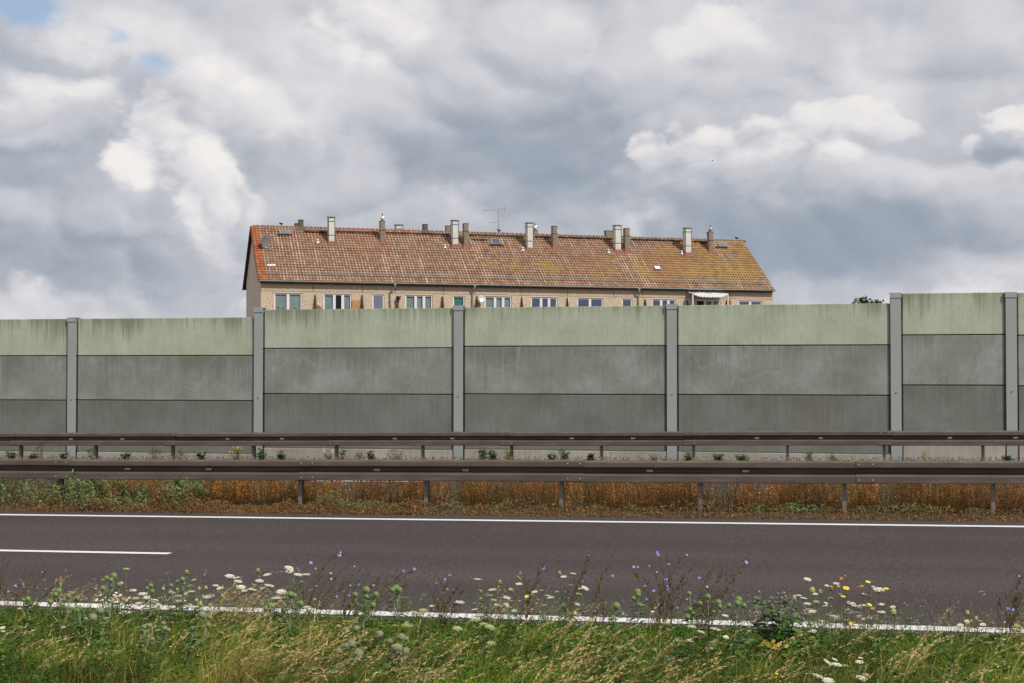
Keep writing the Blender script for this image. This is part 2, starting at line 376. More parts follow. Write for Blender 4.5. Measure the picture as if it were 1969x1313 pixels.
M['orange'] = mat('new_orange_tile', rough=.75, spec=.2, build=simple_noise((.32,.085,.03), (.48,.15,.055), 5, 0))
M['redflash'] = mat('red_flashing', rough=.6, build=simple_noise((.17,.045,.028), (.28,.075,.04), 6, 0))
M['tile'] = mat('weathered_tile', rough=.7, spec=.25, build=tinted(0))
M['ridge'] = mat('ridge_tile', rough=.75, build=simple_noise((.14,.085,.065), (.30,.19,.14), 5, 0))
M['leaf'] = mat('leaf', rough=.6, spec=.3, build=tinted(.3))
M['dish'] = mat('grey_dish', (.15,.165,.17), .5)
M['dishwhite'] = mat('white_dish', (.8,.8,.8), .5)
M['steel'] = mat('bright_steel', (.75,.75,.72), .3, .4)
M['blackpl'] = mat('black_plastic', (.015,.015,.018), .5)
def glass(nt, b):
    b.inputs['Base Color'].default_value = (.02,.025,.035,1); b.inputs['Roughness'].default_value = .04; b.inputs['Specular IOR Level'].default_value = 1.0
    t = nt.nodes.new('ShaderNodeBsdfTransparent'); t.inputs[0].default_value = (.93,.96,.96,1)
    mxs = nt.nodes.new('ShaderNodeMixShader'); mxs.inputs[0].default_value = .82
    nt.links.new(b.outputs[0], mxs.inputs[1]); nt.links.new(t.outputs[0], mxs.inputs[2]); nt.links.new(mxs.outputs[0], nt.nodes['Material Output'].inputs[0])
M['glass'] = mat('window_glass', build=glass)
def bluepane(nt, b): pass
M['glassblue'] = mat('reflecting_blue_glass', (.045,.065,.12), .08, 0, .9)
M['curtain'] = mat('net_curtain', rough=.9, build=simple_noise((.36,.44,.42), (.70,.80,.78), 4, 0, (5,1,.15)))
M['curtain_green'] = mat('green_blind', (.10,.42,.32), .8)
M['blind'] = mat('grey_blue_blind', (.16,.18,.24), .7)
M['houseplant'] = mat('houseplant', (.03,.07,.02), .8)
M['stemgreen'] = mat('stem_green', rough=.7, build=simple_noise((.10,.15,.04), (.19,.24,.08), 20, 0))
M['stempale'] = mat('stem_pale', rough=.7, build=simple_noise((.22,.26,.17), (.34,.38,.27), 20, 0))
M['stemdark'] = mat('stem_purple_brown', rough=.7, build=simple_noise((.05,.025,.02), (.11,.06,.04), 20, 0))
M['stembrown'] = mat('stem_brown', rough=.8, build=simple_noise((.065,.045,.02), (.17,.115,.05), 20, 0))
M['straw'] = mat('straw', rough=.8, build=simple_noise((.38,.26,.11), (.56,.42,.22), 20, 0))
M['thistle'] = mat('thistle_green', rough=.8, build=simple_noise((.09,.155,.035), (.25,.33,.13), 60, 0))
M['thistlegrey'] = mat('thistle_grey_green', rough=.8, build=simple_noise((.12,.155,.085), (.31,.35,.23), 60, 0))
M['cream'] = mat('cream_petals', rough=.8, build=simple_noise((.64,.60,.44), (.84,.81,.68), 60, 0))
M['budgreen'] = mat('bud_green', rough=.8, build=simple_noise((.28,.30,.08), (.55,.56,.28), 40, 0))
M['budbrown'] = mat('bud_olive_brown', rough=.8, build=simple_noise((.13,.12,.03), (.28,.26,.09), 40, 0))
M['blue'] = mat('chicory_blue', (.26,.27,.60), .7)
M['lilac'] = mat('pale_lilac', (.60,.57,.70), .7)
M['yellow'] = mat('yellow_petals', (.85,.60,.02), .7)
M['orangef'] = mat('orange_petals', (.55,.26,.02), .7)
M['purple'] = mat('purple_buds', rough=.8, build=simple_noise((.13,.09,.12), (.30,.25,.27), 40, 0))
def leafm(c1, c2): return simple_noise(c1, c2, 12, 0)
M['leafgreen'] = mat('leaf_green', rough=.6, build=leafm((.05,.11,.02), (.12,.21,.045)))
M['leafgrey'] = mat('leaf_grey_green', rough=.7, build=leafm((.13,.19,.11), (.24,.32,.20)))
M['leafyellow'] = mat('leaf_yellow', rough=.7, build=leafm((.25,.20,.015), (.42,.33,.03)))
M['leafdark'] = mat('leaf_dark', rough=.5, build=leafm((.04,.08,.02), (.09,.15,.04)))
M['bark'] = mat('bark', rough=.9, build=simple_noise((.06,.045,.03), (.12,.09,.06), 10, .3))
M['crow'] = mat('black_feathers', (.02,.02,.025), .6)
M['awning'] = mat('white_fabric', (.78,.78,.78), .8)
M['awninggrey'] = mat('grey_fabric', (.42,.43,.44), .8)
M['orangeboard'] = mat('orange_board', rough=.7, build=simple_noise((.42,.20,.09), (.52,.27,.13), 3, 0))
M['terracotta'] = mat('terracotta', (.30,.10,.05), .8)

# ---------------------------------------------------------------- setting: ground, roads, markings
Y0, Y1 = 10.66, 18.72        # near carriageway
Y2, Y3 = 21.0, 28.2          # far carriageway
def gz(x, y):                # height of the terrain
    g = grade(x)
    if y < Y0: return g - .03 + (Y0 - y) * .052 if y > 0 else g - .03 + Y0 * .052
    if y < Y1: return g - .04
    if y < Y2: return g + .05 * min(1, (y - Y1) / .3) * min(1, (Y2 - y) / .3) - .01
    if y < Y3: return g - .04
    return g + .04 * min(1, (y - Y3) / .4) - .01 - .20 * min(1, max(0, (y - 29.9) / 1.2)) if y < 60 else g - .18
xs = [-3000, -1200, -500, -200, -120, -80, -60, -45] + list(np.arange(-36, 31, 1.5)) + [40, 60, 90, 140, 250, 600, 1500, 3000]
ys = [-600, -100, -10, 0, 3, 5, 6.5, 8, 9.5, 10.4, Y0, 10.9, 14, 18.5, Y1, 19.02, 20, 20.7, Y2, 21.2, 25, 28.0, Y3, 28.6, 29.9, 31.1, 33, 40, 60, 90, 200, 600, 1500, 4000]
V = [(x, y, gz(x, y)) for y in ys for x in xs]; nx = len(xs)
F = [(j*nx+i, j*nx+i+1, (j+1)*nx+i+1, (j+1)*nx+i) for j in range(len(ys)-1) for i in range(nx-1)]
mb = MB(); mb.add(V, F); tag(mb.build('ground', M['soil']), kind='structure')
def strip(name, y0, y1, x0, x1, dz, m, wob=0):
    mb = MB(); n = max(2, int((x1 - x0) / 2)); xs_ = np.linspace(x0, x1, n); vs = []
    for i, x in enumerate(xs_):
        a = wob * math.sin(x * 3.1) * .5 + wob * math.sin(x * 7.7)
        vs += [(x, y0 + a, grade(x) + dz), (x, y1 - a, grade(x) + dz)]
    mb.add(vs, [(2*i, 2*i+2, 2*i+3, 2*i+1) for i in range(n-1)])
    return tag(mb.build(name, m), kind='structure')
strip('near_carriageway', Y0, Y1, -400, 300, 0.0, M['asphalt'])
strip('far_carriageway', Y2, Y3, -400, 300, 0.0, M['asphalt'])
LN = 10.98; LF = 18.14
strip('edge_line', LN - .10, LN + .10, -300, 250, .005, M['paint'])
strip('edge_line', LF - .085, LF + .085, -300, 250, .005, M['paint'])
xe = at(326, 1056, (LN + LF) / 2 * .985).x
LM = 14.35
for k in range(-6, 5):
    if k == 0: continue
for k in range(0, 8): strip('lane_line', LM - .07, LM + .07, xe - 6 - 18 * k, xe - 18 * k, .005, M['paint'])
for k in range(1, 6): strip('lane_line', LM - .07, LM + .07, xe - 6 + 18 * k, xe + 18 * k, .005, M['paint'])
xf = X(530, 24.6)
for k in range(-6, 7): strip('lane_line', 24.5, 24.65, xf + 18 * k, xf + 3.1 + 18 * k + (2.9 if k else 0), .005, M['paint'])
strip('edge_line', 27.5, 27.7, -300, 250, .005, M['paint'])

# ---------------------------------------------------------------- noise barrier
YW = 31.7
nb = empty('noise_barrier', (0, YW, grade(0)))
tag(nb, 'long concrete noise barrier of pale green and grey panels between grey steel posts', 'noise barrier')
posts = [(137, 610.5), (496, 591.5), (881, 587.5), (1292, 585), (1723.5, 563), (1946, 562)]
panels = [(613, 684.3, 769.5, 868), (611, 684, 770, 870.5), (593.2, 669.7, 758, 863), (589, 665.7, 758.5, 866), (584.5, 664.3, 759.8, 871), (562.5, 644, 741, 843), (562.3, 645, 742.5, 843)]
pxs = [X(p[0], YW) for p in posts]
PH = .115
def wallz(px, py): return at(px, py, YW + .05).z
def rel(o_loc): return (o_loc[0] - nb.location.x, o_loc[1] - nb.location.y, o_loc[2] - nb.location.z)
def mkpost(x, ztop):
    z0 = grade(x) - .3; mb = MB(); H = ztop - z0
    mb.box(-PH, PH, 0, .02, 0, H); mb.box(-.008, .008, .02, .2, 0, H); mb.box(-PH, PH, .2, .22, 0, H)
    p = mb.build('post', M['post'], nb, rel((x, YW, z0)))
    c = MB(); c.box(-PH - .012, PH + .012, -.014, .25, H - .002, H + .018); c.box(-PH - .012, PH + .012, -.014, -.004, H - .10, H - .002)
    c.build('post_cap', M['post'], p)
    b = MB(); zb = at(500, 765, YW).z + (x - X(500, YW)) * GR - z0
    b.tube([(0, -.001, zb), (0, -.012, zb)], .018, 6); b.build('bolt', M['railpost'], p)
def mkpanels(xa, xb, zt, z1, z2, z3):
    xa += PH + .035; xb -= PH + .035; w = xb - xa
    for zlo, zhi, m in ((z1, zt, 'pan_top'), (z2, z1, 'pan_mid'), (z3, z2, 'pan_low')):
        mb = MB(); h = zhi - zlo - .022; e = .012
        mb.box(0, w, .0, .12, 0, h); mb.box(-.09, -.0005, .045, .10, .002, h-.002); mb.box(w+.0005, w+.09, .045, .10, .002, h-.002)
        lab = {'pan_top': 'pale green top panel', 'pan_mid': 'mottled grey middle panel', 'pan_low': 'dark grey bottom panel'}[m]
        o = mb.build('panel', M[m], nb, rel((xa, YW + .05, zlo + .016))); o['label'] = lab
        bv = o.modifiers.new('bevel', 'BEVEL'); bv.width = .01; bv.segments = 2
    mb = MB(); mb.box(-.08, w + .08, .06, .09, z3 - zt + .02, -.02)
    mb.build('joint_seal', M['dark'], nb, rel((xa, YW + .05, zt)))
    zg = grade((xa + xb) / 2) - .4
    mb = MB(); mb.box(0, w, 0, .2, 0, z3 - zg - .004)
    o = mb.build('plinth', M['plinth'], nb, rel((xa, YW + .012, zg))); bv = o.modifiers.new('bevel', 'BEVEL'); bv.width = .012; bv.segments = 2
edges = [pxs[0] - 5.0] + pxs + [pxs[-1] + 5.0]
for k in range(7):
    cx = (max(0, 0) + 60, 310, 690, 1085, 1508, 1835, 1960)[k]
    t = [wallz(cx, y) for y in panels[k]]
    mkpanels(edges[k], edges[k+1], *t)
for (px, py), x in zip(posts, pxs): mkpost(x, at(px, py, YW).z - .012)
base_t = [wallz(60, y) for y in panels[0]]; x = edges[0]
zt0 = base_t[0]
for k in range(7):                      # the wall goes on beyond the frame, stepping with the road
    mkpost(x, base_t[0] + .02); base_t = [z - .061 for z in base_t]; mkpanels(x - 5, x, *base_t); x -= 5
mkpost(x, base_t[0] + .02)
base_t = [wallz(1960, y) for y in panels[6]]; x = edges[-1]
for k in range(6):
    base_t = [z + .061 for z in base_t]; mkpost(x, base_t[0] + .02); mkpanels(x, x + 5, *base_t); x += 5
mkpost(x, base_t[0] + .08)

# ---------------------------------------------------------------- guard rails
PROF = [(.055, .298), (.035, .306), (.018, .305), (-.006, .280), (-.006, .216), (.002, .209), (.112, .196), (.118, .190), (.118, .136), (.112, .130), (.016, .112), (-.006, .090), (-.006, .006), (.0, .0), (.035, .0)]
def guard_rail(label, Yr, joints, posts_px, refl, ztop, ytop_px, refm, extra=(4, 3)):
    js = [X(j, Yr) for j in joints]; L4 = (js[-1] - js[0]) / (len(js) - 1)
    x0 = js[0]; js = [x0 + L4 * k for k in range(-extra[0], len(js) + extra[1])]
    zt = at(984, ytop_px, Yr); off = zt.z - grade(zt.x) - .306
    root = empty('guard_rail', (zt.x, Yr, grade(zt.x))); tag(root, label, 'guard rail')
    bx, bz = root.location.x, root.location.z
    rails = []
    for k in range(len(js) - 1):
        xa, xb = js[k], js[k+1] + .28; mb = MB(); n = len(PROF); d = .007 * (k % 2)
        vs = []
        for x in (xa, xb):
            for (py_, pz) in PROF: vs.append((x - xa, py_ - d, pz + grade(x) - grade(xa) + d))
        back = []
        for x in (xa, xb):
            for (py_, pz) in PROF: back.append((x - xa, py_ - d + .004, pz + grade(x) - grade(xa) + d - .002))
        vs += back
        fs = [(i, n+i, n+i+1, i+1) for i in range(n-1)] + [(2*n+i, 2*n+i+1, 3*n+i+1, 3*n+i) for i in range(n-1)]
        fs += [(i, i+1, 2*n+i+1, 2*n+i) for i in range(n-1)] + [(n+i, 3*n+i, 3*n+i+1, n+i+1) for i in range(n-1)]
        mb.add(vs, fs)
        o = mb.build('rail', M['rail'], root, (xa - bx, 0, grade(xa) + off - bz)); rails.append((xa, xb, o))
        for bxx in (xb - xa - .24, xb - xa - .06):
            for bzz in (.258, .045):
                b = MB(); zz = bzz + grade(xa + bxx) - grade(xa)
                b.ell((bxx, -.012, zz), (.014, .010, .014), 8, 5); b.build('bolt', M['bolt'], o)
    for p in refl:
        x = X(p, Yr)
        for xa, xb, o in rails:
            if xa <= x < xb - .28:
                b = MB(); zz = .158 + grade(x) - grade(xa)
                b.box(x-xa-.045, x-xa+.045, .080, .108, zz-.016, zz+.016); b.build('reflector', M[refm], o)
    ps = [X(p, Yr + .13) for p in posts_px]; L2 = (ps[-1] - ps[0]) / (len(ps) - 1)
    ps = [ps[0] - L2 * k for k in range(5, 0, -1)] + ps + [ps[-1] + L2 * k for k in range(1, 4)]
    for x in ps:
        mb = MB(); z0 = grade(x) - .5; z1 = grade(x) + off + .24
        h = z1 - z0
        mb.box(-.028, -.020, 0, .10, 0, h); mb.box(-.020, .028, 0, .006, 0, h); mb.box(-.020, .028, .094, .10, 0, h); mb.box(.022, .028, .006, .02, 0, h)
        p = mb.build('post', M['railpost'], root, (x - bx, .13, z0 - bz))
        s = MB(); s.box(-.04, .04, -.006, -.002, h - .10, h - .02); s.build('bracket', M['railpost'], p)
    return root
guard_rail('brown steel guard rail in front, along the edge of the near carriageway', 19.0, [104, 572, 1087, 1645],
           [115, 337, 577, 819, 1079, 1346, 1623, 1909], [241, 397, 722, 893, 1248, 1433], 0, 885.2, 'reflector_y')
guard_rail('brown steel guard rail further back, in front of the noise barrier', 29.1, [317, 635, 968, 1320, 1688],
           [39, 183, 331, 487, 646, 812, 983, 1156, 1333, 1514, 1700, 1890], [133, 232, 435, 540, 757, 868, 1098, 1216, 1455, 1578, 1827, 1954], 0, 830.3, 'reflector')

# ---------------------------------------------------------------- apartment building
PSI = R(17.0) + TH
EX = Vector((math.cos(PSI), math.sin(PSI), 0)); EY = Vector((-math.sin(PSI), math.cos(PSI), 0))
PC = CAM + FW * 100.6 + EY * .5
def bhit(px, py, d):                   # photo position on the building plane local y = d -> world point
    r = ray(px, py); n = EY; return CAM + r * ((PC + EY * d - CAM).dot(n) / r.dot(n))
YF = -.24
OB = bhit(501, 700, YF) - EY * YF; ZB = -0.5
OB.z = ZB
def bl(px, py, d):
    p = bhit(px, py, d) - OB; return p.dot(EX), p.z
bld = empty('apartment_building', OB, PSI)
tag(bld, 'long apartment block with weathered red tile roof and many chimneys behind the barrier', 'building')
WB = bl(1487, 600, YF)[0]; DB = 9.9
zE = (bl(497, 538, -.5)[1] + bl(1490, 557.5, -.5)[1]) / 2
zR = (bl(492, 436, DB/2)[1] + bl(1433, 463, DB/2)[1]) / 2
RX0 = bl(497, 538, -.5)[0] ; RX1 = bl(1489, 557.5, -.5)[0]
TAN = (zR - zE) / (DB/2 + .5)
def roofz(y): return zE + (y + .5) * TAN if y <= DB/2 else zR - (y - DB/2) * TAN
zSeam = (bl(502, 558.3, YF)[1] + bl(1488, 577, YF)[1]) / 2
zWinT = zSeam - .10; zWinB = zWinT - 1.45
zTop = roofz(YF) - .12
wins = [(527, 581, 2, 'curt'), (622, 676, 3, 'curt'), (716, 739, 1, 'blind'), (779, 832, 3, 'curt'), (871, 894, 1, 'green'), (932, 984, 3, 'curt'),
        (1021, 1072, 3, 'dark'), (1110, 1160, 2, 'dark'), (1196, 1216, 1, 'dark'), (1254, 1300, 3, 'dark'), (1338, 1385, 3, 'awn'), (1420, 1466, 2, 'dark')]
wx = [(bl(a, 580, YF)[0], bl(b, 580, YF)[0]) for a, b, _, _ in wins]
mb = MB()
prev = 0.0
for a, b in wx + [(WB, WB)]:
    mb.box(prev, a, 0, .25, zWinB, zSeam - .012, 0) if a - prev > .01 else None
    prev = b
for a, b in wx: mb.box(a, b, 0, .25, zWinT, zSeam - .012, 2)
mb.box(0, WB, 0.003, .25, 0, zWinB, 0)
mb.box(0, WB, .02, .25, zSeam - .012, zSeam + .012, 3)
jx = [602, 697, 760, 853, 913, 1002, 1091, 1180, 1236, 1320, 1403]
jl = [0] + [bl(x, 570, YF)[0] for x in jx] + [WB]
for a, b in zip(jl[:-1], jl[1:]):
    mb.box(a + (.02 if a else 0), b - (.02 if b < WB else 0), -.0, .25, zSeam + .012, zTop, 1)
for a in jl[1:-1]: mb.box(a - .02, a + .02, .03, .25, zSeam + .012, zTop, 3)
# gable walls and back
gp = [(.26, 0), (DB - .01, 0), (DB - .01, roofz(DB + YF) - .14), (DB/2 - YF, zR - .14), (.26, roofz(.26 + YF) - .14)]
mb.prism(gp, 'x', .004, .25, 4); mb.prism(gp, 'x', WB - .25, WB - .004, 4); mb.box(.25, WB - .25, DB - .25, DB, 0, roofz(DB) - .16, 4)
mb.box(.26, WB - .26, .26, DB - .26, zWinB - .3, zWinB - .25, 3)
mb.box(.26, WB - .26, 4.0, 4.1, 0, zR - 3, 4)
mb.build('wall', [M['facade'], M['facade_up'], M['lintel'], M['joint'], M['gable']], bld, (0, YF, 0))

# roof: tiled front slope as real pantile relief
def slope(x0, x1, tw=.236, rows=21, sub=6, name='roof', orange=False):
    n = int(round((x1 - x0) / tw)); tw = (x1 - x0) / n; nxs = n * sub + 1
    u = np.arange(nxs) / sub; xsn = x0 + u * tw; ph = (u % 1.0)
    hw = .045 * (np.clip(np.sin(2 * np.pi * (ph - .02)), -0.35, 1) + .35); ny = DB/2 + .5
    tone = RNG.random((rows, n)); colstreak = RNG.random(n)
    Vn, Fn, Cn = [], [], []; o = 0; cang = math.cos(math.atan(TAN)); sang = math.sin(math.atan(TAN))
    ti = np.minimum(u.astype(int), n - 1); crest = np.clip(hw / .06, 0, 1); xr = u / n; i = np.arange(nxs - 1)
    for r in range(rows):
        for lv, (f, lift, dk) in enumerate(((0, 0.0, .30), (0, .050, 1.12), (.58, .024, 1.0), (1.0, .004, .42))):  # dark risers and upper tile ends: row-joint shade put into the colour
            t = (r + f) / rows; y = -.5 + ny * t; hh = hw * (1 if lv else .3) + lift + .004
            Vn.append(np.stack([xsn, y - hh * sang, zE + ny * t * TAN + hh * cang], 1))
            k = tone[r, ti][:, None]
            if orange: c = np.array([.30, .085, .032]) * (1 - k) + np.array([.40, .15, .07]) * k
            else:
                c = np.array([.195, .107, .062]) * (1 - k) + np.array([.30, .18, .112]) * k
                cs = np.clip((colstreak[ti] - .6) * 2.2, 0, 1) * np.clip(vnoise(ti * 1., np.full(nxs, r * 1.), 7, 3) + .6, 0, 1)
                white = np.clip(np.clip(crest - .45, 0, 1) * (.62 + 1.3 * cs) * (.5 + .8 * tone[r, ti]), 0, .95)[:, None]  # paler crests: sun glints put into the colour, along with worn engobe
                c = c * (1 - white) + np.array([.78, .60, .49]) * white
                mo = vnoise(ti * 1., np.full(nxs, r * 2.5), 9, 8) * .6 + vnoise(ti * 1., np.full(nxs, r * 1.), 3, 9) * .45 + (xr - .58) * 1.35 - abs(t - .38) * .8 + .15
                mo = np.clip(mo * 1.3, 0, .60)[:, None] * (.45 + .55 * tone[r, ti])[:, None]
                if r < 3: mo *= .25
                c = c * (1 - mo) + np.array([.40, .26, .03]) * mo
                red = np.clip(vnoise(ti * 1., np.full(nxs, r * 1.), 12, 4) - .15, 0, 1)[:, None] * .5
                c = c * (1 - red) + np.array([.30, .13, .08]) * red
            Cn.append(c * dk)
            if not (r == rows - 1 and lv == 3): Fn.append(np.stack([o + i, o + i + 1, o + nxs + i + 1, o + nxs + i], 1))
            o += nxs
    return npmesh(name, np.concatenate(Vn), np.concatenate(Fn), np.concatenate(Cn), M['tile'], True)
TW = .236; NOR = 2
ROX = RX0 + TW * NOR * 1.25
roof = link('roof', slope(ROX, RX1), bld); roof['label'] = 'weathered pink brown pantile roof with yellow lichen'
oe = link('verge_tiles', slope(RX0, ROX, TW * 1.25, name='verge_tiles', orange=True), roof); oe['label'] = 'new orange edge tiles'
mb = MB()   # back slope and underside
yb = DB + .5
mb.add([(RX0, DB/2, zR), (RX1, DB/2, zR), (RX1, yb, zE), (RX0, yb, zE)], [(0, 1, 2, 3)])
mb.add([(RX0, DB/2, zR - .1), (RX1, DB/2, zR - .1), (RX1, yb, zE - .1), (RX0, yb, zE - .1)], [(3, 2, 1, 0)], 1)
mb.add([(RX0, DB/2, zR - .1), (RX1, DB/2, zR - .1), (RX1, -.46, zE - .08), (RX0, -.46, zE - .08)], [(0, 1, 2, 3)], 1)
mb.build('back_slope', [M['ridge'], M['soffit']], roof)
mb = MB()   # barge boards down both gables
for x in (RX0 - .03, RX1):
    mb.prism([(-.5, zE - .16), (DB/2, zR - .18), (DB/2, zR + .01), (-.5, zE + .03)], 'x', x, x + .03)
    mb.prism([(DB/2, zR - .18), (yb, zE - .16), (yb, zE + .03), (DB/2, zR + .01)], 'x', x, x + .03)
mb.build('barge_board', M['woodbrown'], bld)
def ridge(px0, px1, m, name='ridge_cap'):
    a = bl(px0, 450, DB/2)[0]; b = bl(px1, 450, DB/2)[0]; mb = MB(); x = a
    while x < b - .05:
        e = min(b, x + .36)
        mb.tube([(x, DB/2, zR + .015), (e, DB/2, zR + .0)], [.105, .085], 8); x = e
    return mb.build(name, m, roof)
ridge(487, 494, M['orange']); ridge(494, 687, M['ridge']); ridge(687, 803, M['orange']); ridge(803, 1433.5, M['ridge'])
# eaves: gutter, soffit board, downpipes
mb = MB(); mb.box(RX0 + .1, RX1 - .1, -.44, YF, zE - .17, zE - .13); mb.box(RX0 + .1, RX1 - .1, -.46, -.43, zE - .20, zE - .03)
mb.build('eaves_board', M['soffit'], bld)
mb = MB(); mb.prism([(-.60 + .075 * math.cos(t) * 1.0, zE - .03 + .075 * math.sin(t)) for t in np.linspace(math.pi, 2 * math.pi, 9)] + [(-.53, zE - .02), (-.67, zE - .02)], 'x', RX0 + .02, RX1 + .08)
mb.build('gutter', M['metal'], bld)
for px0, px1 in ((759, 749), (912, 907), (1228, 1230)):
    a = bl(px0, 560, -.5)[0]; b = bl(px1, 570, -.12)[0]
    if px0 == 1228: b = a + .05
    mb = MB(); mb.tube([(a, -.60, zE - .08), (a, -.60, zE - .30), (a - .02, -.5, zE - .42), (b + .02, YF - .14, zE - .62), (b, YF - .09, zE - .75), (b, YF - .09, 0)], .055, 8)
    mb.box(a - .09, a + .09, -.68, -.50, zE - .18, zE - .10)
    mb.build('downpipe', M['metal'], bld)
# windows
for (a, b), (_, _, n, kind) in zip(wx, wins):
    w = b - a; cx = (a + b) / 2; h = zWinT - zWinB
    root = MB(); fr = .10
    xsplit = {1: [0, 1], 2: [0, .5, 1], 3: [0, .39, .69, 1]}[n]
    mbf = MB(); yy0, yy1 = .07, .14
    mbf.box(0, w, yy0, yy1, h - fr, h - .001); mbf.box(0, w, yy0, yy1, 0, fr)
    for i, q in enumerate(xsplit):
        c = q * w; hw_ = fr if 0 < q < 1 else fr
        l = 0 if q == 0 else (w - fr if q == 1 else c - fr); r_ = l + fr if q in (0, 1) else c + fr
        mbf.box(l + .0005, r_ - .0005, yy0 - .004, yy1, fr, h - fr)
    wo_ = mbf.build('window', M['white'], bld, (a, YF, zWinB))
    for i in range(n):
        l = xsplit[i] * w + fr * 1.01; r_ = xsplit[i+1] * w - fr * 1.01
        m = 'glass' if kind in ('curt', 'green', 'awn') else 'glassblue'
        if kind == 'awn' and i == 0: m = 'dark'  # black sheet here: the dark of the door opening put in as colour
        if kind == 'blind': m = 'blind'
        p = MB(); p.box(l, r_, .095, .105, fr, h - fr); p.build('pane', M[m], wo_)
        if kind in ('curt', 'green', 'awn') and m == 'glass' and not (n == 3 and i == 1 and a < wx[3][0]):
            c = MB(); k = 14; vs = []
            for j in range(k + 1):
                x = l + (r_ - l) * j / k; y = .17 + .02 * (j % 2); vs += [(x, y, fr), (x, y, h - fr)]
            c.add(vs, [(2*j, 2*j+2, 2*j+3, 2*j+1) for j in range(k)])
            c.build('curtain', M['curtain_green' if kind == 'green' else 'curtain'], wo_)
        if kind == 'curt' and a < wx[2][0]:
            hp = MB()
            for q in range(26):
                c_ = Vector((random.uniform(l + .05, r_ - .05), .152, fr + abs(random.gauss(0, .16)))); hp.quad(c_, Vector((random.uniform(-1,1), 0, random.uniform(-1,1))) * .07, Vector((random.uniform(-1,1), .1, 1)) * .05)
            hp.build('houseplant', M['houseplant'], wo_)
    s = MB(); s.box(-.03, w + .03, -.05, .07, -.04, -.002); s.build('sill', M['metal'], wo_)
# balcony partitions
for px, m, tall in ((605, 'darkboard', 566), (695, 'darkboard', 566), (762.5, 'woodbrown', 568), (849.5, 'darkboard', 569), (915.5, 'woodbrown', 568), (1002.5, 'darkboard', 570), (1090, 'darkboard', 572), (1239, 'darkboard', 575), (1320, 'woodbrown', 577), (1396, 'darkboard', 577)):
    x, z = bl(px, tall, YF); mb = MB()
    poly = [(.0, z - 2.8), (-1.2, z - 2.8), (-1.2, z - 2.0), (-.42, z - .85), (-.08, z - .05), (.0, z)]
    mb.prism([(p[0] - .002, p[1]) for p in poly], 'x', x, x + .05); o = mb.build('balcony_partition', M[m], bld, (0, YF, 0))
    t = MB(); t.prism([(-1.22, z - 2.0), (-.44, z - .85), (-.10, z - .05), (-.07, z - .05), (-.41, z - .87), (-1.2, z - 2.03)], 'x', x + .051, x + .09); t.build('edge_trim', M['lintel' if px in (1002.5, 1090) else 'woodbrown'], o)
xa = bl(677, 580, -.3)[0]; xb = bl(693, 580, -.3)[0]; zt = bl(677, 577, -.3)[1]
mb = MB(); mb.box(xa, xb, -.32, -.28, zt - 1.6, zt); tag(mb.build('balcony_screen', M['orangeboard'], bld), 'orange board screen on a balcony')
mb = MB(); x, z = bl(1400, 577, -.4); mb.box(x, x + .22, -.45, -.4, z - 1.2, z); mb.build('balcony_screen', M['terracotta'], bld)
mb = MB(); x, z = bl(1319, 577, -.1); x2 = bl(1372, 577, -.1)[0]; mb.box(x, x2, -.14, -.09, z - .06, z); mb.build('handrail', M['woodbrown'], bld)
for (pa, pb, zz) in ((608, 620, 591),):
    x, z = bl(pa, zz, -1.1); x2 = bl(pb, zz, -1.1)[0]; mb = MB(); mb.box(x, x2, -1.12, -1.08, z - .5, z); mb.build('balcony_parapet', M['terracotta'], bld)

# snow guard and roof walkway rails
def on_slope(px, py):                   # local x, y where this photo position meets the front slope
    lo, hi = -.5, DB / 2
    for _ in range(40):
        mid = (lo + hi) / 2
        if bl(px, py, mid)[1] > roofz(mid): lo = mid
        else: hi = mid
    return bl(px, py, lo)[0], lo
xa, ya = on_slope(508, 527); xb, yb_ = on_slope(1478, 549); yg = (ya + yb_) / 2; zg_ = roofz(yg) + .05
mb = MB(); yq = yg - .12
for dz_ in (.06, .22): mb.tube([(xa, yq, zg_ + dz_), (xb, yq, zg_ + dz_)], .014, 4)
x = xa
while x < xb: mb.tube([(x, yq, zg_ + .03), (x, yq, zg_ + .23)], .012, 4); x += .13
x = xa
while x < xb: mb.tube([(x, yq, zg_ + .2), (x, yq + .25, roofz(yq + .25) + .02)], .014, 4); x += .9
mb.build('snow_guard', M['metal'], roof)
def walk(p0, p1, m='darkboard'):
    (xa, ya), (xb, yb2) = on_slope(*p0), on_slope(*p1); y = (ya + yb2) / 2; mb = MB(); z = roofz(y) + .17
    mb.box(xa, xb, y - .16, y + .06, z, z + .025); x = xa + .15
    while x < xb: mb.prism([(y - .15, z), (y + .1, z), (y + .12, roofz(y + .1)), (y - .12, roofz(y - .12))], 'x', x, x + .03); x += 1.15
    mb.build('roof_walkway', M[m], roof)
for p0, p1 in (((585, 448.5), (628, 449.5)), ((645, 448.5), (727, 450.5)), ((742, 451), (865, 453.5)), ((902, 455), (1009, 457.5)), ((1028, 458), (1060, 459)), ((1074, 459.5), (1178, 462)), ((1214, 463.5), (1313, 466)), ((1333, 467), (1361, 468)),
               ((533, 454), (562, 455)), ((909, 463.5), (938, 464.5)), ((941, 474), (970, 475)), ((1375, 478), (1400, 479)), ((1346, 470), (1362, 470))): walk(p0, p1)

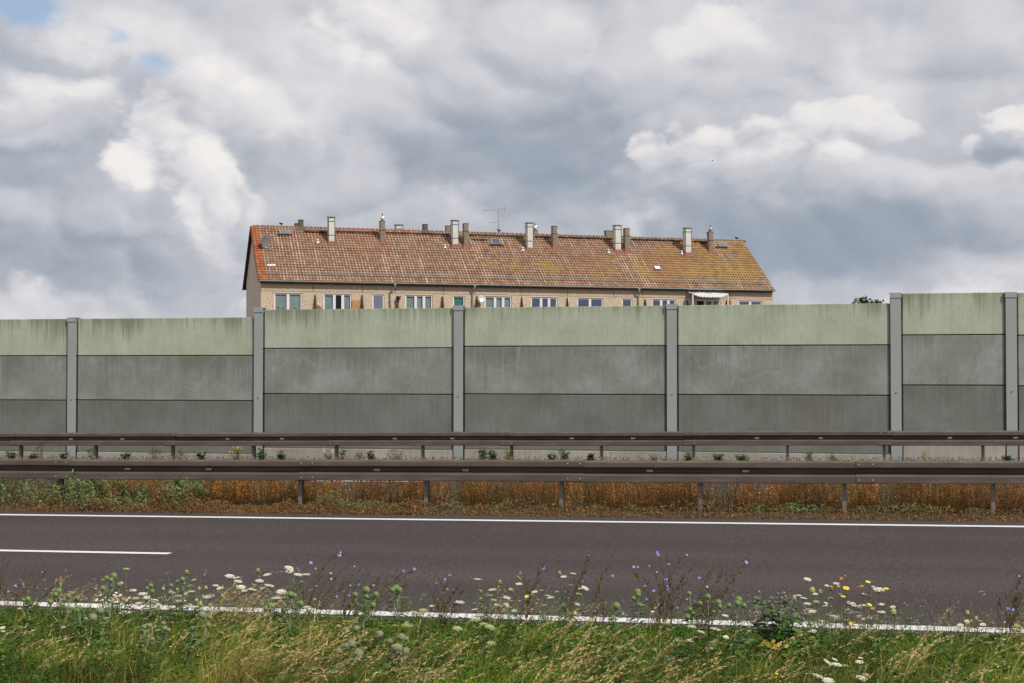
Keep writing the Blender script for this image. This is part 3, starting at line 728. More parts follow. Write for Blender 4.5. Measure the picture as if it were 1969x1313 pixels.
def chimney(px0, px1, top, base, kind, cowl=None, behind=False):
    pc = (px0 + px1) / 2
    if behind: y = DB / 2 + .9; x = bl(px0, top, y)[0]; zb_ = roofz(y) - .3
    else:
        x, y = on_slope(px0, base); zb_ = roofz(y) - .1
    fs = 3.0 if kind != 'flat' else 1
    w = (px1 - px0 - 3.6) / 25.8 * 1.045 if not behind else (px1 - px0 - 2) / 24.5
    w = max(.34, w); dpt = .48
    x = bl(px0 + (3.4 if not behind else 1.5), base, y)[0]; z = bl(pc, top, y)[1]
    mb = MB(); m = M['clad'] if kind == 'metal' else (M['chimney_dark'] if kind == 'dark' else M['chimney'])
    mb.box(0, w, 0, dpt, zb_ - .4 - z, -.04)
    o = mb.build('chimney', m, bld, (x, y, z)); bv = o.modifiers.new('bevel', 'BEVEL'); bv.width = .012
    o['label'] = {'metal': 'metal clad chimney', 'stone': 'rendered chimney', 'dark': 'sooty short chimney'}[kind]
    c = MB()
    if kind == 'metal':
        s = MB(); H = z - zb_
        for zz in (-.30, -.30 - .56 * (H - .3)):
            if -zz < H: s.box(-.012, w + .012, -.012, dpt + .012, zz - .03, zz + .02)
        for xx in (0, w): s.box(xx - .02, xx + .02, -.016, .018, -H, -.045)
        s.box(-.016, .02, dpt - .02, dpt + .016, -H, -.045); s.build('cladding_strip', M['cladstrip'], o)
        c.box(-.08, w + .08, -.08, dpt + .08, 0.02, .055); c.box(-.0, w, 0, dpt, -.04, -.002)
        for xx in (.03, w - .06):
            c.box(xx, xx + .03, .03, .06, -.002, .02)
        c.build('chimney_cap', M['metal'], o)
    else:
        c.box(-.02, w + .02, -.02, dpt + .02, -.04, .0); c.build('chimney_cap', M['chimney_dark'], o)
        if not behind and base - top > 30:
            s = MB(); zz = -.62 if cowl is None else -.72; s.box(-.015, w + .015, -.015, dpt + .015, zz - .03, zz + .03); s.build('band', M['cladstrip'], o)
    if not behind:
        f = MB(); yy = lambda d: roofz(y + d) - z
        ov = .13 if kind != 'dark' else .2
        f.add([(-ov, -.22, yy(-.22) + .1), (w + ov, -.22, yy(-.22) + .1), (w + ov, dpt + .1, yy(dpt + .1) + .1), (-ov, dpt + .1, yy(dpt + .1) + .1),
               (-.015, -.02, yy(0) + .26), (w + .015, -.02, yy(0) + .26), (w + .015, dpt + .02, yy(dpt) + .2), (-.015, dpt + .02, yy(dpt) + .2)],
              [(0, 1, 5, 4), (1, 2, 6, 5), (2, 3, 7, 6), (3, 0, 4, 7)])
        f.build('flashing', M['redflash' if kind != 'dark' else 'chimney_dark'], o)
    if cowl:   # revolving hood that turns its back to the wind
        k = MB(); cx_, cy_ = w / 2, dpt / 2
        k.tube([(cx_, cy_, -.02), (cx_, cy_, .16)], .085, 10, 1)
        pts = []
        for t in np.linspace(0, 1, 7): pts.append((cx_ - .06 + .16 * t + .05 * math.sin(t * 3), cy_, .14 + .26 * t))
        k.tube(pts, [.13, .145, .13, .12, .10, .085, .06], 9, 0)
        k.tube([(cx_ + .06, cy_, .38), (cx_ + .02, cy_, .50), (cx_ + .03, cy_, .60)], [.03, .055, .02], 6, 1)
        k.build('chimney_cowl', [M['steel' if cowl != 'dim' else 'metal'], M['chimney']], o)
    return o
chimney(571.5, 582.5, 422, 441, 'dark'); chimney(566, 576, 429, 440, 'dark', behind=True)
chimney(628.5, 643.5, 417.5, 470, 'metal'); chimney(728, 740.5, 424, 467.5, 'stone', cowl='y')
chimney(760, 775, 432.5, 442, 'metal', behind=True); chimney(811, 822.5, 430.5, 447, 'dark')
chimney(857, 868, 433.5, 444, 'stone', behind=True); chimney(866.5, 882, 424, 475.5, 'metal'); chimney(889, 901.5, 429, 475.5, 'stone')
chimney(1010.5, 1026, 428.5, 482, 'metal'); chimney(1025, 1035, 442, 450, 'stone', cowl='y', behind=True); chimney(1060, 1072.5, 434, 479, 'stone')
chimney(1164, 1181, 443, 455, 'stone', behind=True); chimney(1179.5, 1196, 433.5, 485.5, 'metal'); chimney(1199, 1212, 438.5, 485, 'stone')
chimney(1315, 1331.5, 438.5, 491, 'metal'); chimney(1360.5, 1373.5, 445, 486, 'stone', cowl='dim')
def skylight(px, py, w=.75, d=.6, open_=0.16, m='dish'):
    x, y = on_slope(px, py); mb = MB(); mb2 = MB()
    P = lambda a, b, l: (x + a, y + b - l * .65, roofz(y + b) + l * .75)
    a, b = w / 2, d / 2
    mb.add([P(-a, -b, .03), P(a, -b, .03), P(a, b, .03), P(-a, b, .03), P(-a, -b, .16), P(a, -b, .16), P(a, b, .14), P(-a, b, .14)],
           [(0,1,5,4),(1,2,6,5),(2,3,7,6),(3,0,4,7),(4,5,6,7)])
    o = mb.build('skylight', M['metal'], roof)
    a *= .82; b *= .8
    mb2.add([P(-a, -b, .17), P(a, -b, .17), P(a, b, .15), P(-a, b, .15)], [(0, 1, 2, 3)]); mb2.build('pane', M[m], o)
skylight(548, 449, .8, .5); skylight(953, 466, .7, .55, m='glassblue'); skylight(1389, 472.5, .75, .55); skylight(1263, 517, .5, .38, m='dishwhite')
for px, py in ((611, 468), (855.5, 477.5), (1005, 483), (1170, 487), (1311, 489.5)):     # bright vent hoods
    x, y = on_slope(px, py); z = roofz(y); mb = MB(); mb.tube([(x, y, z), (x, y, z + .22)], .07, 8)
    mb.tube([(x, y, z + .02), (x, y - .02, z + .14)], [.2, .09], 8); mb.tube([(x, y, z + .22), (x, y, z + .34)], [.12, .05], 8)
    mb.build('vent_pipe', M['steel'], roof)
mb = MB()
for k in range(4):
    x, y = on_slope(516 + k * 4.3, 511.5); z = roofz(y)
    mb.add([(x-.07, y-.14, roofz(y-.14)+.11), (x+.07, y-.14, roofz(y-.14)+.11), (x+.07, y+.06, roofz(y+.06)+.10), (x-.07, y+.06, roofz(y+.06)+.10)], [(0, 1, 2, 3)])
tag(mb.build('replaced_tiles', M['dishwhite'], roof), 'small row of white tiles')

# things on the building
def wpt(x, y, z): return OB + EX * x + EY * y + Vector((0, 0, z))
def dish(label, px, py, y, r, m, aim, onroof=False, squash=1.0):
    x, z = bl(px, py, y); p = wpt(x, y, z); root = empty('satellite_dish', p, aim); tag(root, label, 'satellite dish')
    mb = MB(); nu, nv = 20, 5; vs = [(0, .10, 0)]; fs = []
    for j in range(1, nv + 1):
        rr = r * j / nv
        for i in range(nu):
            t = 2 * math.pi * i / nu; vs.append((rr * math.cos(t) * squash, .10 - .10 * (j / nv) ** 2, rr * math.sin(t)))
    fs += [(0, 1 + i, 1 + (i + 1) % nu) for i in range(nu)]
    for j in range(1, nv):
        for i in range(nu): fs.append((1+(j-1)*nu+i, 1+j*nu+i, 1+j*nu+(i+1) % nu, 1+(j-1)*nu+(i+1) % nu))
    mb.add(vs, fs, smooth=True); o = mb.build('reflector', m, root); sm = o.modifiers.new('thick', 'SOLIDIFY'); sm.thickness = .012
    a = MB(); a.tube([(0, .09, -r * .9), (0, -.35 * r / .4, -r * .95)], .012, 5); a.box(-.03, .03, -.42 * r / .4, -.34 * r / .4, -r - .02, -r * .95 + .06); a.build('feed_arm', M['metal'], root)
    b = MB(); b.tube([(0, .10, 0), (0, .30, -.02), (0, .32, -r - .35)], .025, 6); b.build('mount', M['railpost'], root)
    return root
x_, y_ = on_slope(510, 476)
dish('large grey satellite dish on the left end of the tiled roof', 510.5, 465.5, y_ - .12, .52, M['dish'], PSI + R(48), squash=1.0)
dish('small round white satellite dish beside the second window from the left', 614.5, 583, -.65, .11, M['dishwhite'], PSI)
dish('white oval satellite dish on the facade beside a three-pane window', 926.5, 574.5, -.72, .26, M['dishwhite'], PSI + R(25))
mb = MB(); x, z = bl(766, 574, -.5); p = wpt(x, -.5, z); mb.ell((0, 0, .04), (.17, .12, .15), 10, 6); mb.box(-.04, .04, .02, .3, -.02, .03); mb.tube([(0, .02, 0), (.12, .0, .16), (.2, 0, .14)], .035, 5); mb.tube([(-.02,0,-.1),(.03,0,-.28)], .06, 6)
tag(mb.build('wall_lamp', M['blackpl'], None, p), 'small black lamp on the facade beside the third balcony partition', 'lamp')
# antenna
x, z0 = bl(958, 447, DB/2); z1 = bl(958, 401, DB/2)[1]; p = wpt(x, DB/2 - .05, z0)
an = empty('antenna', p, TH); tag(an, 'tall rooftop aerial with two long horizontal booms on the ridge', 'antenna')
H = z1 - z0; mb = MB(); mb.tube([(0, 0, -.6), (0, 0, H)], .022, 6); mb.build('mast', M['railpost'], an)
k = 104.0 / FPX; mb = MB(); A = Vector((-31 * k, 0, H - .17)); B = Vector((11 * k, 0, H - .02)); mb.tube([A, B], .016, 5)
for t in np.linspace(0, .93, 15):
    c = A.lerp(B, t); mb.tube([c - Vector((0, .10 + .06 * t, 0)), c + Vector((0, .10 + .06 * t, 0))], .006, 4)
mb.build('upper_boom', M['metal'], an)
mb = MB()
for s in (-1, 1):
    for q in (0, .5, 1): mb.tube([(B.x + .02 * q + .0, -.2, B.z + .02 * s), (B.x + .05 + .05 * q, -.2 + .4 * q, B.z + s * (.08 + .0)), (B.x + .02, -.15 + .3 * q, B.z + s * .22)], .008, 4)
    mb.tube([(B.x + .06, .0, B.z), (B.x + .11, 0, B.z + s * .12), (B.x + .06, 0, B.z + s * .25)], .011, 4)
mb.build('grid_reflector', M['metal'], an)
mb = MB(); A = Vector((-17 * k, 0, H - 27.5 * k)); B = Vector((8 * k, 0, H - 26 * k)); mb.tube([A, B], .013, 5)
for t in np.linspace(0, 1, 6): c = A.lerp(B, t); mb.tube([c - Vector((0, .35, 0)), c + Vector((0, .35, 0))], .007, 4)
mb.build('lower_boom', M['metal'], an)
# awning
x0, zt_ = bl(1332, 563, -1.3); x1 = bl(1399.5, 566, -1.3)[0]; zt_ = (zt_ + bl(1399.5, 566, -1.3)[1]) / 2
aw = empty('awning', wpt(x0, -1.3, zt_ - 2.4), PSI); tag(aw, 'white scalloped fabric awning on two white posts over a balcony', 'awning')
W_ = x1 - x0
for xx in (0.0, W_): mb = MB(); mb.box(xx - .04, xx + .04, -.04, .04, 0, 2.36); mb.build('post', M['white'], aw)
mb = MB(); n = 42; vs = []
for i in range(n + 1):
    x = W_ * i / n; sc = .05 * math.sin(i * math.pi * 2 / 3.2); env = 1 - (2 * i / n - 1) ** 4
    vs += [(x, 1.25, 2.62), (x, .6, 2.46 + sc * .6), (x, -.02, 2.40 + sc * .4), (x, -.04, 2.38 - .26 * env + sc)]
fs = []
for i in range(n):
    for j in range(3): fs.append((4*i+j, 4*i+4+j, 4*i+5+j, 4*i+1+j))
mb.add(vs, fs); mb.m = [1 if (q // 3 // 2) % 2 and (q % 3) < 2 else 0 for q in range(len(mb.f))]
o = mb.build('canopy', [M['awning'], M['awninggrey']], aw); sm = o.modifiers.new('thick', 'SOLIDIFY'); sm.thickness = .01

# birds
def bird(label, p, rz, s=1.0, fly=False):
    mb = MB(); mb.ell((0, 0, .16), (.13, .065, .075), 10, 7); mb.ell((.13, 0, .23), (.05, .042, .045), 8, 6)
    mb.tube([(.08, 0, .18), (.14, 0, .23)], [.055, .04], 8); mb.tube([(.17, 0, .23), (.23, 0, .215)], [.02, .004], 5)
    mb.add([(-.10, -.03, .15), (-.10, .03, .15), (-.30, .035, .06), (-.30, -.035, .06)], [(0, 1, 2, 3), (3, 2, 1, 0)])
    if fly:
        for t in (-1, 1): mb.add([(.06, 0, .18), (-.08, 0, .17), (-.12, t*.42, .30), (.0, t*.40, .33)], [(0, 1, 2, 3), (3, 2, 1, 0)])
    else:
        for t in (-.025, .025): mb.tube([(0, t, .1), (.01, t, 0)], .008, 4)
    o = mb.build('bird', M['crow'], None, p); o.rotation_euler = (0, 0, rz); o.scale = (s, s, s); return tag(o, label, 'bird', None)
for px, lab, rz in ((541, 'small dark bird on the ridge between dish and first chimney', PSI + R(150)), (960, 'small dark bird on the ridge at the foot of the aerial', PSI + R(160)), (1417, 'small dark bird on the ridge near its right end', PSI + R(155))):
    x, _ = bl(px, 440, DB / 2); bird(lab, wpt(x, DB/2, zR + .09), rz, 1.0)
bird('tiny bird flying in the cloudy sky right of the aerial', CAM + ray(1370, 311) * 150, R(30), .6, True)

# ---------------------------------------------------------------- tree behind the barrier
def tree(px, pytop, dist, rad, label):
    top = CAM + ray(px, pytop) * dist; H = top.z + .6; root = empty('tree', (top.x, top.y, -.6)); tag(root, label, 'tree')
    mb = MB(); mb.tube([(0, 0, -.3), (.1, 0, H * .4), (-.05, .1, H * .7), (0, 0, H * .9)], [.28, .22, .14, .05], 8)
    for i in range(14):
        a = i * 2.4; z = H * (.30 + .02 * i); r = rad * random.uniform(.5, .85); mb.tube([(0, 0, z), (r*.5*math.cos(a), r*.5*math.sin(a), z + .5), (r*math.cos(a), r*math.sin(a), z + .9)], [.09, .05, .015], 5)
    mb.build('trunk', M['bark'], root)
    N = 9000; cl = 60; cc = RNG.normal(size=(cl, 3)); cc /= np.linalg.norm(cc, axis=1)[:, None]; cc *= RNG.uniform(.35, 1, (cl, 1)) ** .5
    cc = cc * np.array([rad, rad, H * .33]) + np.array([0, 0, H * .64]); 
    w = RNG.integers(0, cl, N); c = cc[w] + RNG.normal(size=(N, 3)) * np.array([.28, .28, .22]) * rad * .38
    c[:, 2] = np.minimum(c[:, 2], H * .985 + RNG.normal(size=N) * .1 - (c[:, 0] / rad) ** 2 * .35)
    base = np.array([.075, .13, .03]); cols = base * (.6 + .9 * RNG.random((N, 1))) * (.7 + .6 * RNG.random((cl, 1)))[w]
    link('crown', npmesh('crown', *leafquads(c, .09, cols, asp=.6), M['leaf']), root)
tree(1668, 572.5, 62, 1.7, 'dark green tree whose top just shows above the barrier at right')

# ---------------------------------------------------------------- vegetation: stuff
def grnp(x): return GR * 90 * np.tanh(x / 90)
def gznp(x, y): return np.array([gz(a, b) for a, b in zip(x, y)])
def pxs_of(x, y):                       # photo column of a ground point (used only to vary the plant mix along the verge)
    cx = x * math.cos(TH) + y * math.sin(TH); cz = -x * math.sin(TH) + y * math.cos(TH); return 984.5 + FPX * cx / cz
def stuff(name, parts, mat_=None):
    V, F, C = merge(parts); o = link(name, npmesh(name, V, F, C, mat_ or M['leaf'])); return o
# foreground grass
def fore(N, ylo, yhi):
    y = RNG.uniform(ylo, yhi, N); c = -y * math.tan(TH)
    x = c + RNG.uniform(-1, 1, N) * (y * .42 + 2.0); return x, y
G1 = np.array([.045, .105, .006]); G2 = np.array([.25, .315, .033]); G3 = np.array([.42, .33, .10]); G4 = np.array([.24, .12, .035])
x, y = fore(185000, 5.6, 10.72)
dn = vnoise(x, y, .45, 1); br = vnoise(x, y, .9, 2) + .5 * vnoise(x, y, .3, 6)
pxx = pxs_of(x, y)
k = RNG.random(len(x))
edge = np.clip((10.72 - y) / .9, .12, 1)
tus = np.clip(vnoise(x, y, .22, 31) + .5 * vnoise(x, y, .5, 32), -1, 1)
h = (.10 + .19 * RNG.random(len(x)) + .05 * dn + .08 * tus)  * (.45 + .55 * edge)
h = np.where(RNG.random(len(x)) < .05, h * 1.1, np.minimum(h, (.118 * (10.98 - y) + .015 + .03 * RNG.random(len(x))) * (1 + .9 * np.clip(vnoise(x, y * .3, .33, 61) - .35, 0, 1))))
cl = G1[None] * (1 - k[:, None]) + G2[None] * k[:, None]
dry = np.clip(br * 1.1 - .50 + .5 * np.exp(-((pxx - 470) / 90) ** 2) + .35 * np.exp(-((pxx - 620) / 80) ** 2) + .22 * (pxx > 1600) - .12, 0, .85)[:, None]
cl = cl * (1 - dry * .8) + (G3 * k[:, None] + G4 * (1 - k[:, None])) * dry * .8
cl = cl * np.clip(1 + .75 * vnoise(x, y, .38, 81) + .4 * vnoise(x, y, .16, 82), .3, 1.8)[:, None]
isd = (RNG.random(len(x)) < .12)[:, None]; cl = np.where(isd, G3 * 1.2, cl)
lean = np.stack([RNG.normal(.06, .08, len(x)), RNG.normal(0, .07, len(x))], 1) * (h / .25)[:, None]
base = np.stack([x, y, gznp(x, y) - .01], 1)
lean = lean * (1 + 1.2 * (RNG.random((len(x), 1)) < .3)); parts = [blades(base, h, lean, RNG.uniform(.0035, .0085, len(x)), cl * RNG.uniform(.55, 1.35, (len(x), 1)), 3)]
# leafy understory
x, y = fore(70000, 5.8, 10.66); dn = vnoise(x, y, .35, 4); keep = dn > -.25; x, y, dn = x[keep], y[keep], dn[keep]
hh = RNG.random(len(x)) * (.16 + .12 * dn)
hh = np.minimum(hh, .115 * (10.98 - y))
cl = (np.array([.045, .13, .012]) * (.35 + 1.6 * RNG.random((len(x), 1)))) * (1 + .3 * vnoise(x, y, .6, 9))[:, None]
parts.append(leafquads(np.stack([x, y, gznp(x, y) + hh + .01], 1), RNG.uniform(.010, .026, len(x)), cl, asp=.35))
tag(stuff('grass', parts), kind='stuff')
# leafy herbs standing in the grass
n = 1300; x, y = fore(n, 6.0, 10.0); y = np.sort(y); keep = vnoise(x, y, .7, 101) > -.35; x, y = x[keep], y[keep]; n = len(x); z = gznp(x, y)
H = np.minimum(RNG.uniform(.18, .38, n), .11 * (10.98 - y) + .03 + .10 * (RNG.random(n) < .12)); lean = np.stack([RNG.normal(.05, .07, n), RNG.normal(0, .06, n)], 1)
hue = np.array([[.065, .15, .018]]) * RNG.uniform(.45, 1.5, (n, 1)) + np.array([[.07, .03, .02]]) * RNG.random((n, 1)) * (RNG.random((n, 1)) < .4)
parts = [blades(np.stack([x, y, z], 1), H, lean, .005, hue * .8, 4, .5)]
m = 26; t = RNG.uniform(.08, 1.0, (n, m)); c = np.stack([x[:, None] + lean[:, :1] * t**2, y[:, None] + lean[:, 1:] * t**2, z[:, None] + H[:, None] * t], -1).reshape(-1, 3)
an_ = RNG.uniform(0, 2 * np.pi, n * m); L_ = RNG.uniform(.025, .065, n * m); d_ = np.stack([np.cos(an_), np.sin(an_), RNG.uniform(-.2, .8, n * m)], 1); up = RNG.normal(size=(n * m, 3)) * .3 + np.array([0, 0, 1.0])
sd_ = np.cross(d_, up); sd_ /= np.linalg.norm(sd_, axis=1)[:, None]; tipz = np.array([0, 0, -.25]) * L_[:, None]
V = np.stack([c, c + d_ * L_[:, None] * .5 - sd_ * L_[:, None] * .13, c + d_ * L_[:, None] + tipz, c + d_ * L_[:, None] * .5 + sd_ * L_[:, None] * .13], 1).reshape(-1, 3)
parts.append((V, np.arange(len(V)).reshape(-1, 4), np.repeat(np.repeat(hue, m, 0) * RNG.uniform(.7, 1.3, (n * m, 1)), 4, 0)))
tag(stuff('leafy_herbs', parts), kind='stuff')
# golden drooping seed heads, blown to the right
def seedgrass(x, y, H, lean, mat_cols, w=.004, headfrac=.33, dens=16):
    N = len(x); z = gznp(x, y); base = np.stack([x, y, z], 1); ps = [blades(base, H, lean, w, mat_cols, 6, .5, 2.4)]
    # spikelets along the upper part
    t = RNG.uniform(1 - headfrac, 1, (N, dens)); L_ = np.hypot(lean[:, 0], lean[:, 1])[:, None]
    px_ = x[:, None] + lean[:, :1] * t**2.4; py_ = y[:, None] + lean[:, 1:] * t**2.4; pz_ = z[:, None] + H[:, None] * t - L_ * .35 * t**3
    c = np.stack([px_, py_, pz_], -1).reshape(-1, 3) + RNG.normal(size=(N * dens, 3)) * .005
    a = np.stack([lean[:, 0][:, None] * np.ones_like(t) * 2, lean[:, 1][:, None] * np.ones_like(t) * 2, H[:, None] - L_ * t**2], -1).reshape(-1, 3)
    a /= np.linalg.norm(a, axis=1)[:, None]; a += RNG.normal(size=a.shape) * .25; s = RNG.uniform(.007, .012, len(a))[:, None]
    b = np.cross(a, RNG.normal(size=a.shape)); b /= np.linalg.norm(b, axis=1)[:, None]
    V = np.stack([c - a * s, c + b * s * .3, c + a * s, c - b * s * .3], 1).reshape(-1, 3)
    ps.append((V, np.arange(len(V)).reshape(-1, 4), np.repeat(np.repeat(mat_cols * 1.15, dens, 0), 4, 0))); return ps
def golden(cx, n, spread, ylo, yhi, H0=.42):
    n = int(n * .68)
    y = RNG.uniform(ylo, yhi, n); px_ = cx + RNG.normal(0, spread, n); x = []
    for p, yy in zip(px_, y):
        d = ray(p, 1100); x.append(d.x / d.y * yy)
    x = np.array(x); H = H0 * RNG.uniform(.65, 1.2, n); lean = np.stack([RNG.normal(.55, .22, n) * H, RNG.normal(0, .2, n) * H], 1)
    n_ = n; cl = np.array([.62, .48, .21]) * RNG.uniform(.65, 1.15, (n, 1)); return seedgrass(x, y, H, lean, cl)
parts = []
for a in [(60, 70, 50, 7.0, 8.6), (280, 60, 60, 7.4, 9.0), (440, 110, 45, 8.6, 10.2, .46), (470, 120, 60, 7.0, 9.0), (560, 110, 60, 6.6, 8.4), (700, 90, 70, 6.6, 7.9), (1060, 90, 70, 6.6, 8.6),
          (1150, 60, 80, 6.6, 8.2), (1280, 40, 60, 6.6, 8), (1010, 40, 50, 9.0, 10.2), (1700, 60, 150, 7.2, 9.8), (1850, 60, 90, 6.8, 9.4), (900, 50, 120, 6.8, 8.6), (120, 40, 30, 9.6, 10.5, .4), (1450, 40, 80, 7, 9), (980, 160, 700, 6.6, 10.3, .34)]:
    parts += golden(*a)
tag(stuff('seeding_grass', parts), kind='stuff')
# thin upright stalks at the road edge
n = 900; y = RNG.uniform(9.9, 10.75, n); px_ = RNG.uniform(-60, 2030, n); x = np.array([ray(p, 1150).x / ray(p, 1150).y * q for p, q in zip(px_, y)])
H = RNG.uniform(.12, .40, n) ; lean = np.stack([RNG.normal(.28, .25, n) * H, RNG.normal(0, .15, n) * H], 1)
cl = np.where(RNG.random((n, 1)) < .5, np.array([[.13, .16, .05]]), np.array([[.24, .19, .09]])) * RNG.uniform(.6, 1.2, (n, 1))
parts = seedgrass(x, y, H, lean, cl, .0035, .35, 7)
# tangle of thin branching herbs that reach over the edge line
n = 360; y = RNG.uniform(8.6, 10.5, n); px_ = RNG.uniform(-60, 2030, n); x = np.array([ray(p, 1150).x / ray(p, 1150).y * q for p, q in zip(px_, y)])
w_ = .5 + .5 * vnoise(px_ / 60., y * 0, 1.0, 71); H = RNG.uniform(.22, .50, n) * (.45 + .55 * w_); lean = np.stack([RNG.normal(.22, .3, n) * H, RNG.normal(0, .2, n) * H], 1)
cl = np.where(RNG.random((n, 1)) < .65, np.array([[.12, .17, .04]]), np.array([[.17, .12, .05]])) * RNG.uniform(.6, 1.3, (n, 1))
z = gznp(x, y); parts.append(blades(np.stack([x, y, z], 1), H, lean, .0038, cl, 4, .4))
m = 4; t = RNG.uniform(.25, .9, (n, m)); sb = np.stack([x[:, None] + lean[:, :1] * t**2, y[:, None] + lean[:, 1:] * t**2, z[:, None] + H[:, None] * t * .97], -1).reshape(-1, 3)
hb = RNG.uniform(.05, .15, n * m); lb = RNG.normal(0, .06, (n * m, 2)) + np.array([.03, 0]); cb2 = np.repeat(cl, m, 0); parts.append(blades(sb, hb, lb, .0026, cb2, 2, .5))
tips = sb + np.stack([lb[:, 0], lb[:, 1], hb * .95], 1); kk = RNG.random(len(tips)) < .45
for q in range(5): parts.append(leafquads(tips[kk] + RNG.normal(size=(kk.sum(), 3)) * np.array([.008, .008, .003]), .0045, np.tile(np.array([[.66, .64, .48]]), (kk.sum(), 1)) * RNG.uniform(.6, 1.2, (kk.sum(), 1)), .8, .8))
m = 14; t = RNG.uniform(.05, .8, (n, m)); c = np.stack([x[:, None] + lean[:, :1] * t**2, y[:, None] + lean[:, 1:] * t**2, z[:, None] + H[:, None] * t], -1).reshape(-1, 3) + RNG.normal(size=(n*m, 3)) * .014
parts.append(leafquads(c, RNG.uniform(.008, .02, n*m), np.tile(np.array([[.075, .15, .025]]), (n*m, 1)) * RNG.uniform(.6, 1.5, (n*m, 1)), asp=.25))
# tiny white and yellow flowers scattered low
n = 500; x, y = fore(n, 6.6, 10.5); c = np.stack([x, y, gznp(x, y) + RNG.uniform(.12, .26, n)], 1)
cl = np.where(RNG.random((n, 1)) < .6, np.array([[.72, .70, .56]]), np.array([[.62, .52, .05]])); parts.append(leafquads(c, RNG.uniform(.003, .007, n), cl, .7, .8))
tag(stuff('roadside_stalks', parts), kind='stuff')

# median: orange dry dock and low herbs
n = 24000; y = RNG.uniform(19.25, 20.9, n); x = RNG.uniform(-15, 7.5, n); xc = np.round(x / .09 + RNG.normal(0, .2, n)) * .09; x = np.where(RNG.random(n) < .6, xc + RNG.normal(0, .015, n), x) ; p = pxs_of(x, y)
green = np.clip(1.1 - np.abs(p - 90) / 190, 0, 1) + .8 * np.exp(-((p - 355) / 38) ** 2) + .25 * np.exp(-((p - 615) / 12) ** 2)
pk = RNG.random(n); dens = .40 + .55 * vnoise(x, y, .28, 12) + .25 * vnoise(x, y, 1.1, 41) - .25 * np.exp(-((p - 860) / 30) ** 2) - .08 * (p > 1350)
keep = (pk < dens) & (RNG.random(n) > green * .9); x, y, p = x[keep], y[keep], p[keep]; n = len(x)
H = RNG.uniform(.26, .60, n) * (1 + .22 * vnoise(x, y, .35, 44)); lean = RNG.normal(0, .09, (n, 2)); z = gznp(x, y)
tone = RNG.random((n, 1)); cb = (np.array([.27, .088, .022]) * (1 - tone) + np.array([.44, .225, .065]) * tone) * RNG.lognormal(0, .35, (n, 1))
cb = np.where(vnoise(x, y, .25, 46)[:, None] > .45, np.array([[.24, .17, .05]]), cb); cb = np.where(RNG.random((n, 1)) < .22, np.array([[.13, .13, .03]]), cb) * (1 + .35 * vnoise(x, y, .7, 14))[:, None]
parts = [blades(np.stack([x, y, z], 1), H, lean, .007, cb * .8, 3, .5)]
m = 13; t = RNG.uniform(.12, 1.0, (n, m)); c = np.stack([x[:, None] + lean[:, :1] * t**2, y[:, None] + lean[:, 1:] * t**2, z[:, None] + H[:, None] * t], -1).reshape(-1, 3) + RNG.normal(size=(n*m, 3)) * np.array([.018, .018, .01])
parts.append(leafquads(c, RNG.uniform(.007, .020, n*m), np.repeat(cb, m, 0) * RNG.uniform(.6, 1.3, (n*m, 1)), asp=.45))
tag(stuff('dry_weeds', parts), kind='stuff')
n = 80000; y = 18.7 + RNG.random(n) ** 1.2 * 1.0; x = np.where(RNG.random(n) < .3, RNG.uniform(-11.5, -5.5, n), RNG.uniform(-15, 7.5, n)); p = pxs_of(x, y)
tall = np.clip(1.15 - np.abs(p - 100) / 230, 0, 1) * .30 + .30 * np.exp(-((p - 355) / 42) ** 2) + .06 * np.exp(-((p - 640) / 50) ** 2) + .10 * np.exp(-((p - 1365) / 35) ** 2) + .08 * np.exp(-((p - 860) / 50) ** 2)
tall = tall + .10 + .05 * vnoise(x, y, .3, 15); tall *= np.clip(1 + .75 * vnoise(x, y, .22, 91) + .4 * vnoise(x, y, .09, 92), .25, 1.5); tall *= np.clip((y - 18.62 + .06 * vnoise(x, y, .4, 3)) / .35, .06, 1)
h = RNG.random(n) ** .8 * tall
gw = np.clip(.25 + 2.6 * (tall - .12) + .5 * vnoise(x, y, .5, 17) + .35 * (p > 1450) - .9 * np.clip(vnoise(x, y, .17, 93), 0, 1), 0, 1)[:, None] * np.clip(h / .09, .15, 1)[:, None]
cg = np.array([.13, .20, .06]) * (.55 + 1.5 * RNG.random((n, 1))); cbw = np.array([.26, .14, .055]) * (.5 + 1.1 * RNG.random((n, 1)))
cg = np.where(RNG.random((n, 1)) < .25, np.array([[.30, .38, .22]]), cg)
cl = cg * gw + cbw * (1 - gw)
parts = [leafquads(np.stack([x, y, gznp(x, y) + h], 1), RNG.uniform(.010, .026, n) * (1 + .5 * (tall > .25)), cl, asp=.35)]
n2 = 14000; x2 = RNG.uniform(-15, 7.5, n2); y2 = RNG.uniform(18.68, 20.95, n2); H = RNG.uniform(.05, .2, n2)
parts.append(blades(np.stack([x2, y2, gznp(x2, y2)], 1), H, RNG.normal(0, .04, (n2, 2)), .006, np.array([.17, .11, .045]) * RNG.uniform(.5, 1.4, (n2, 1)), 2))
tag(stuff('low_herbs', parts), kind='stuff')
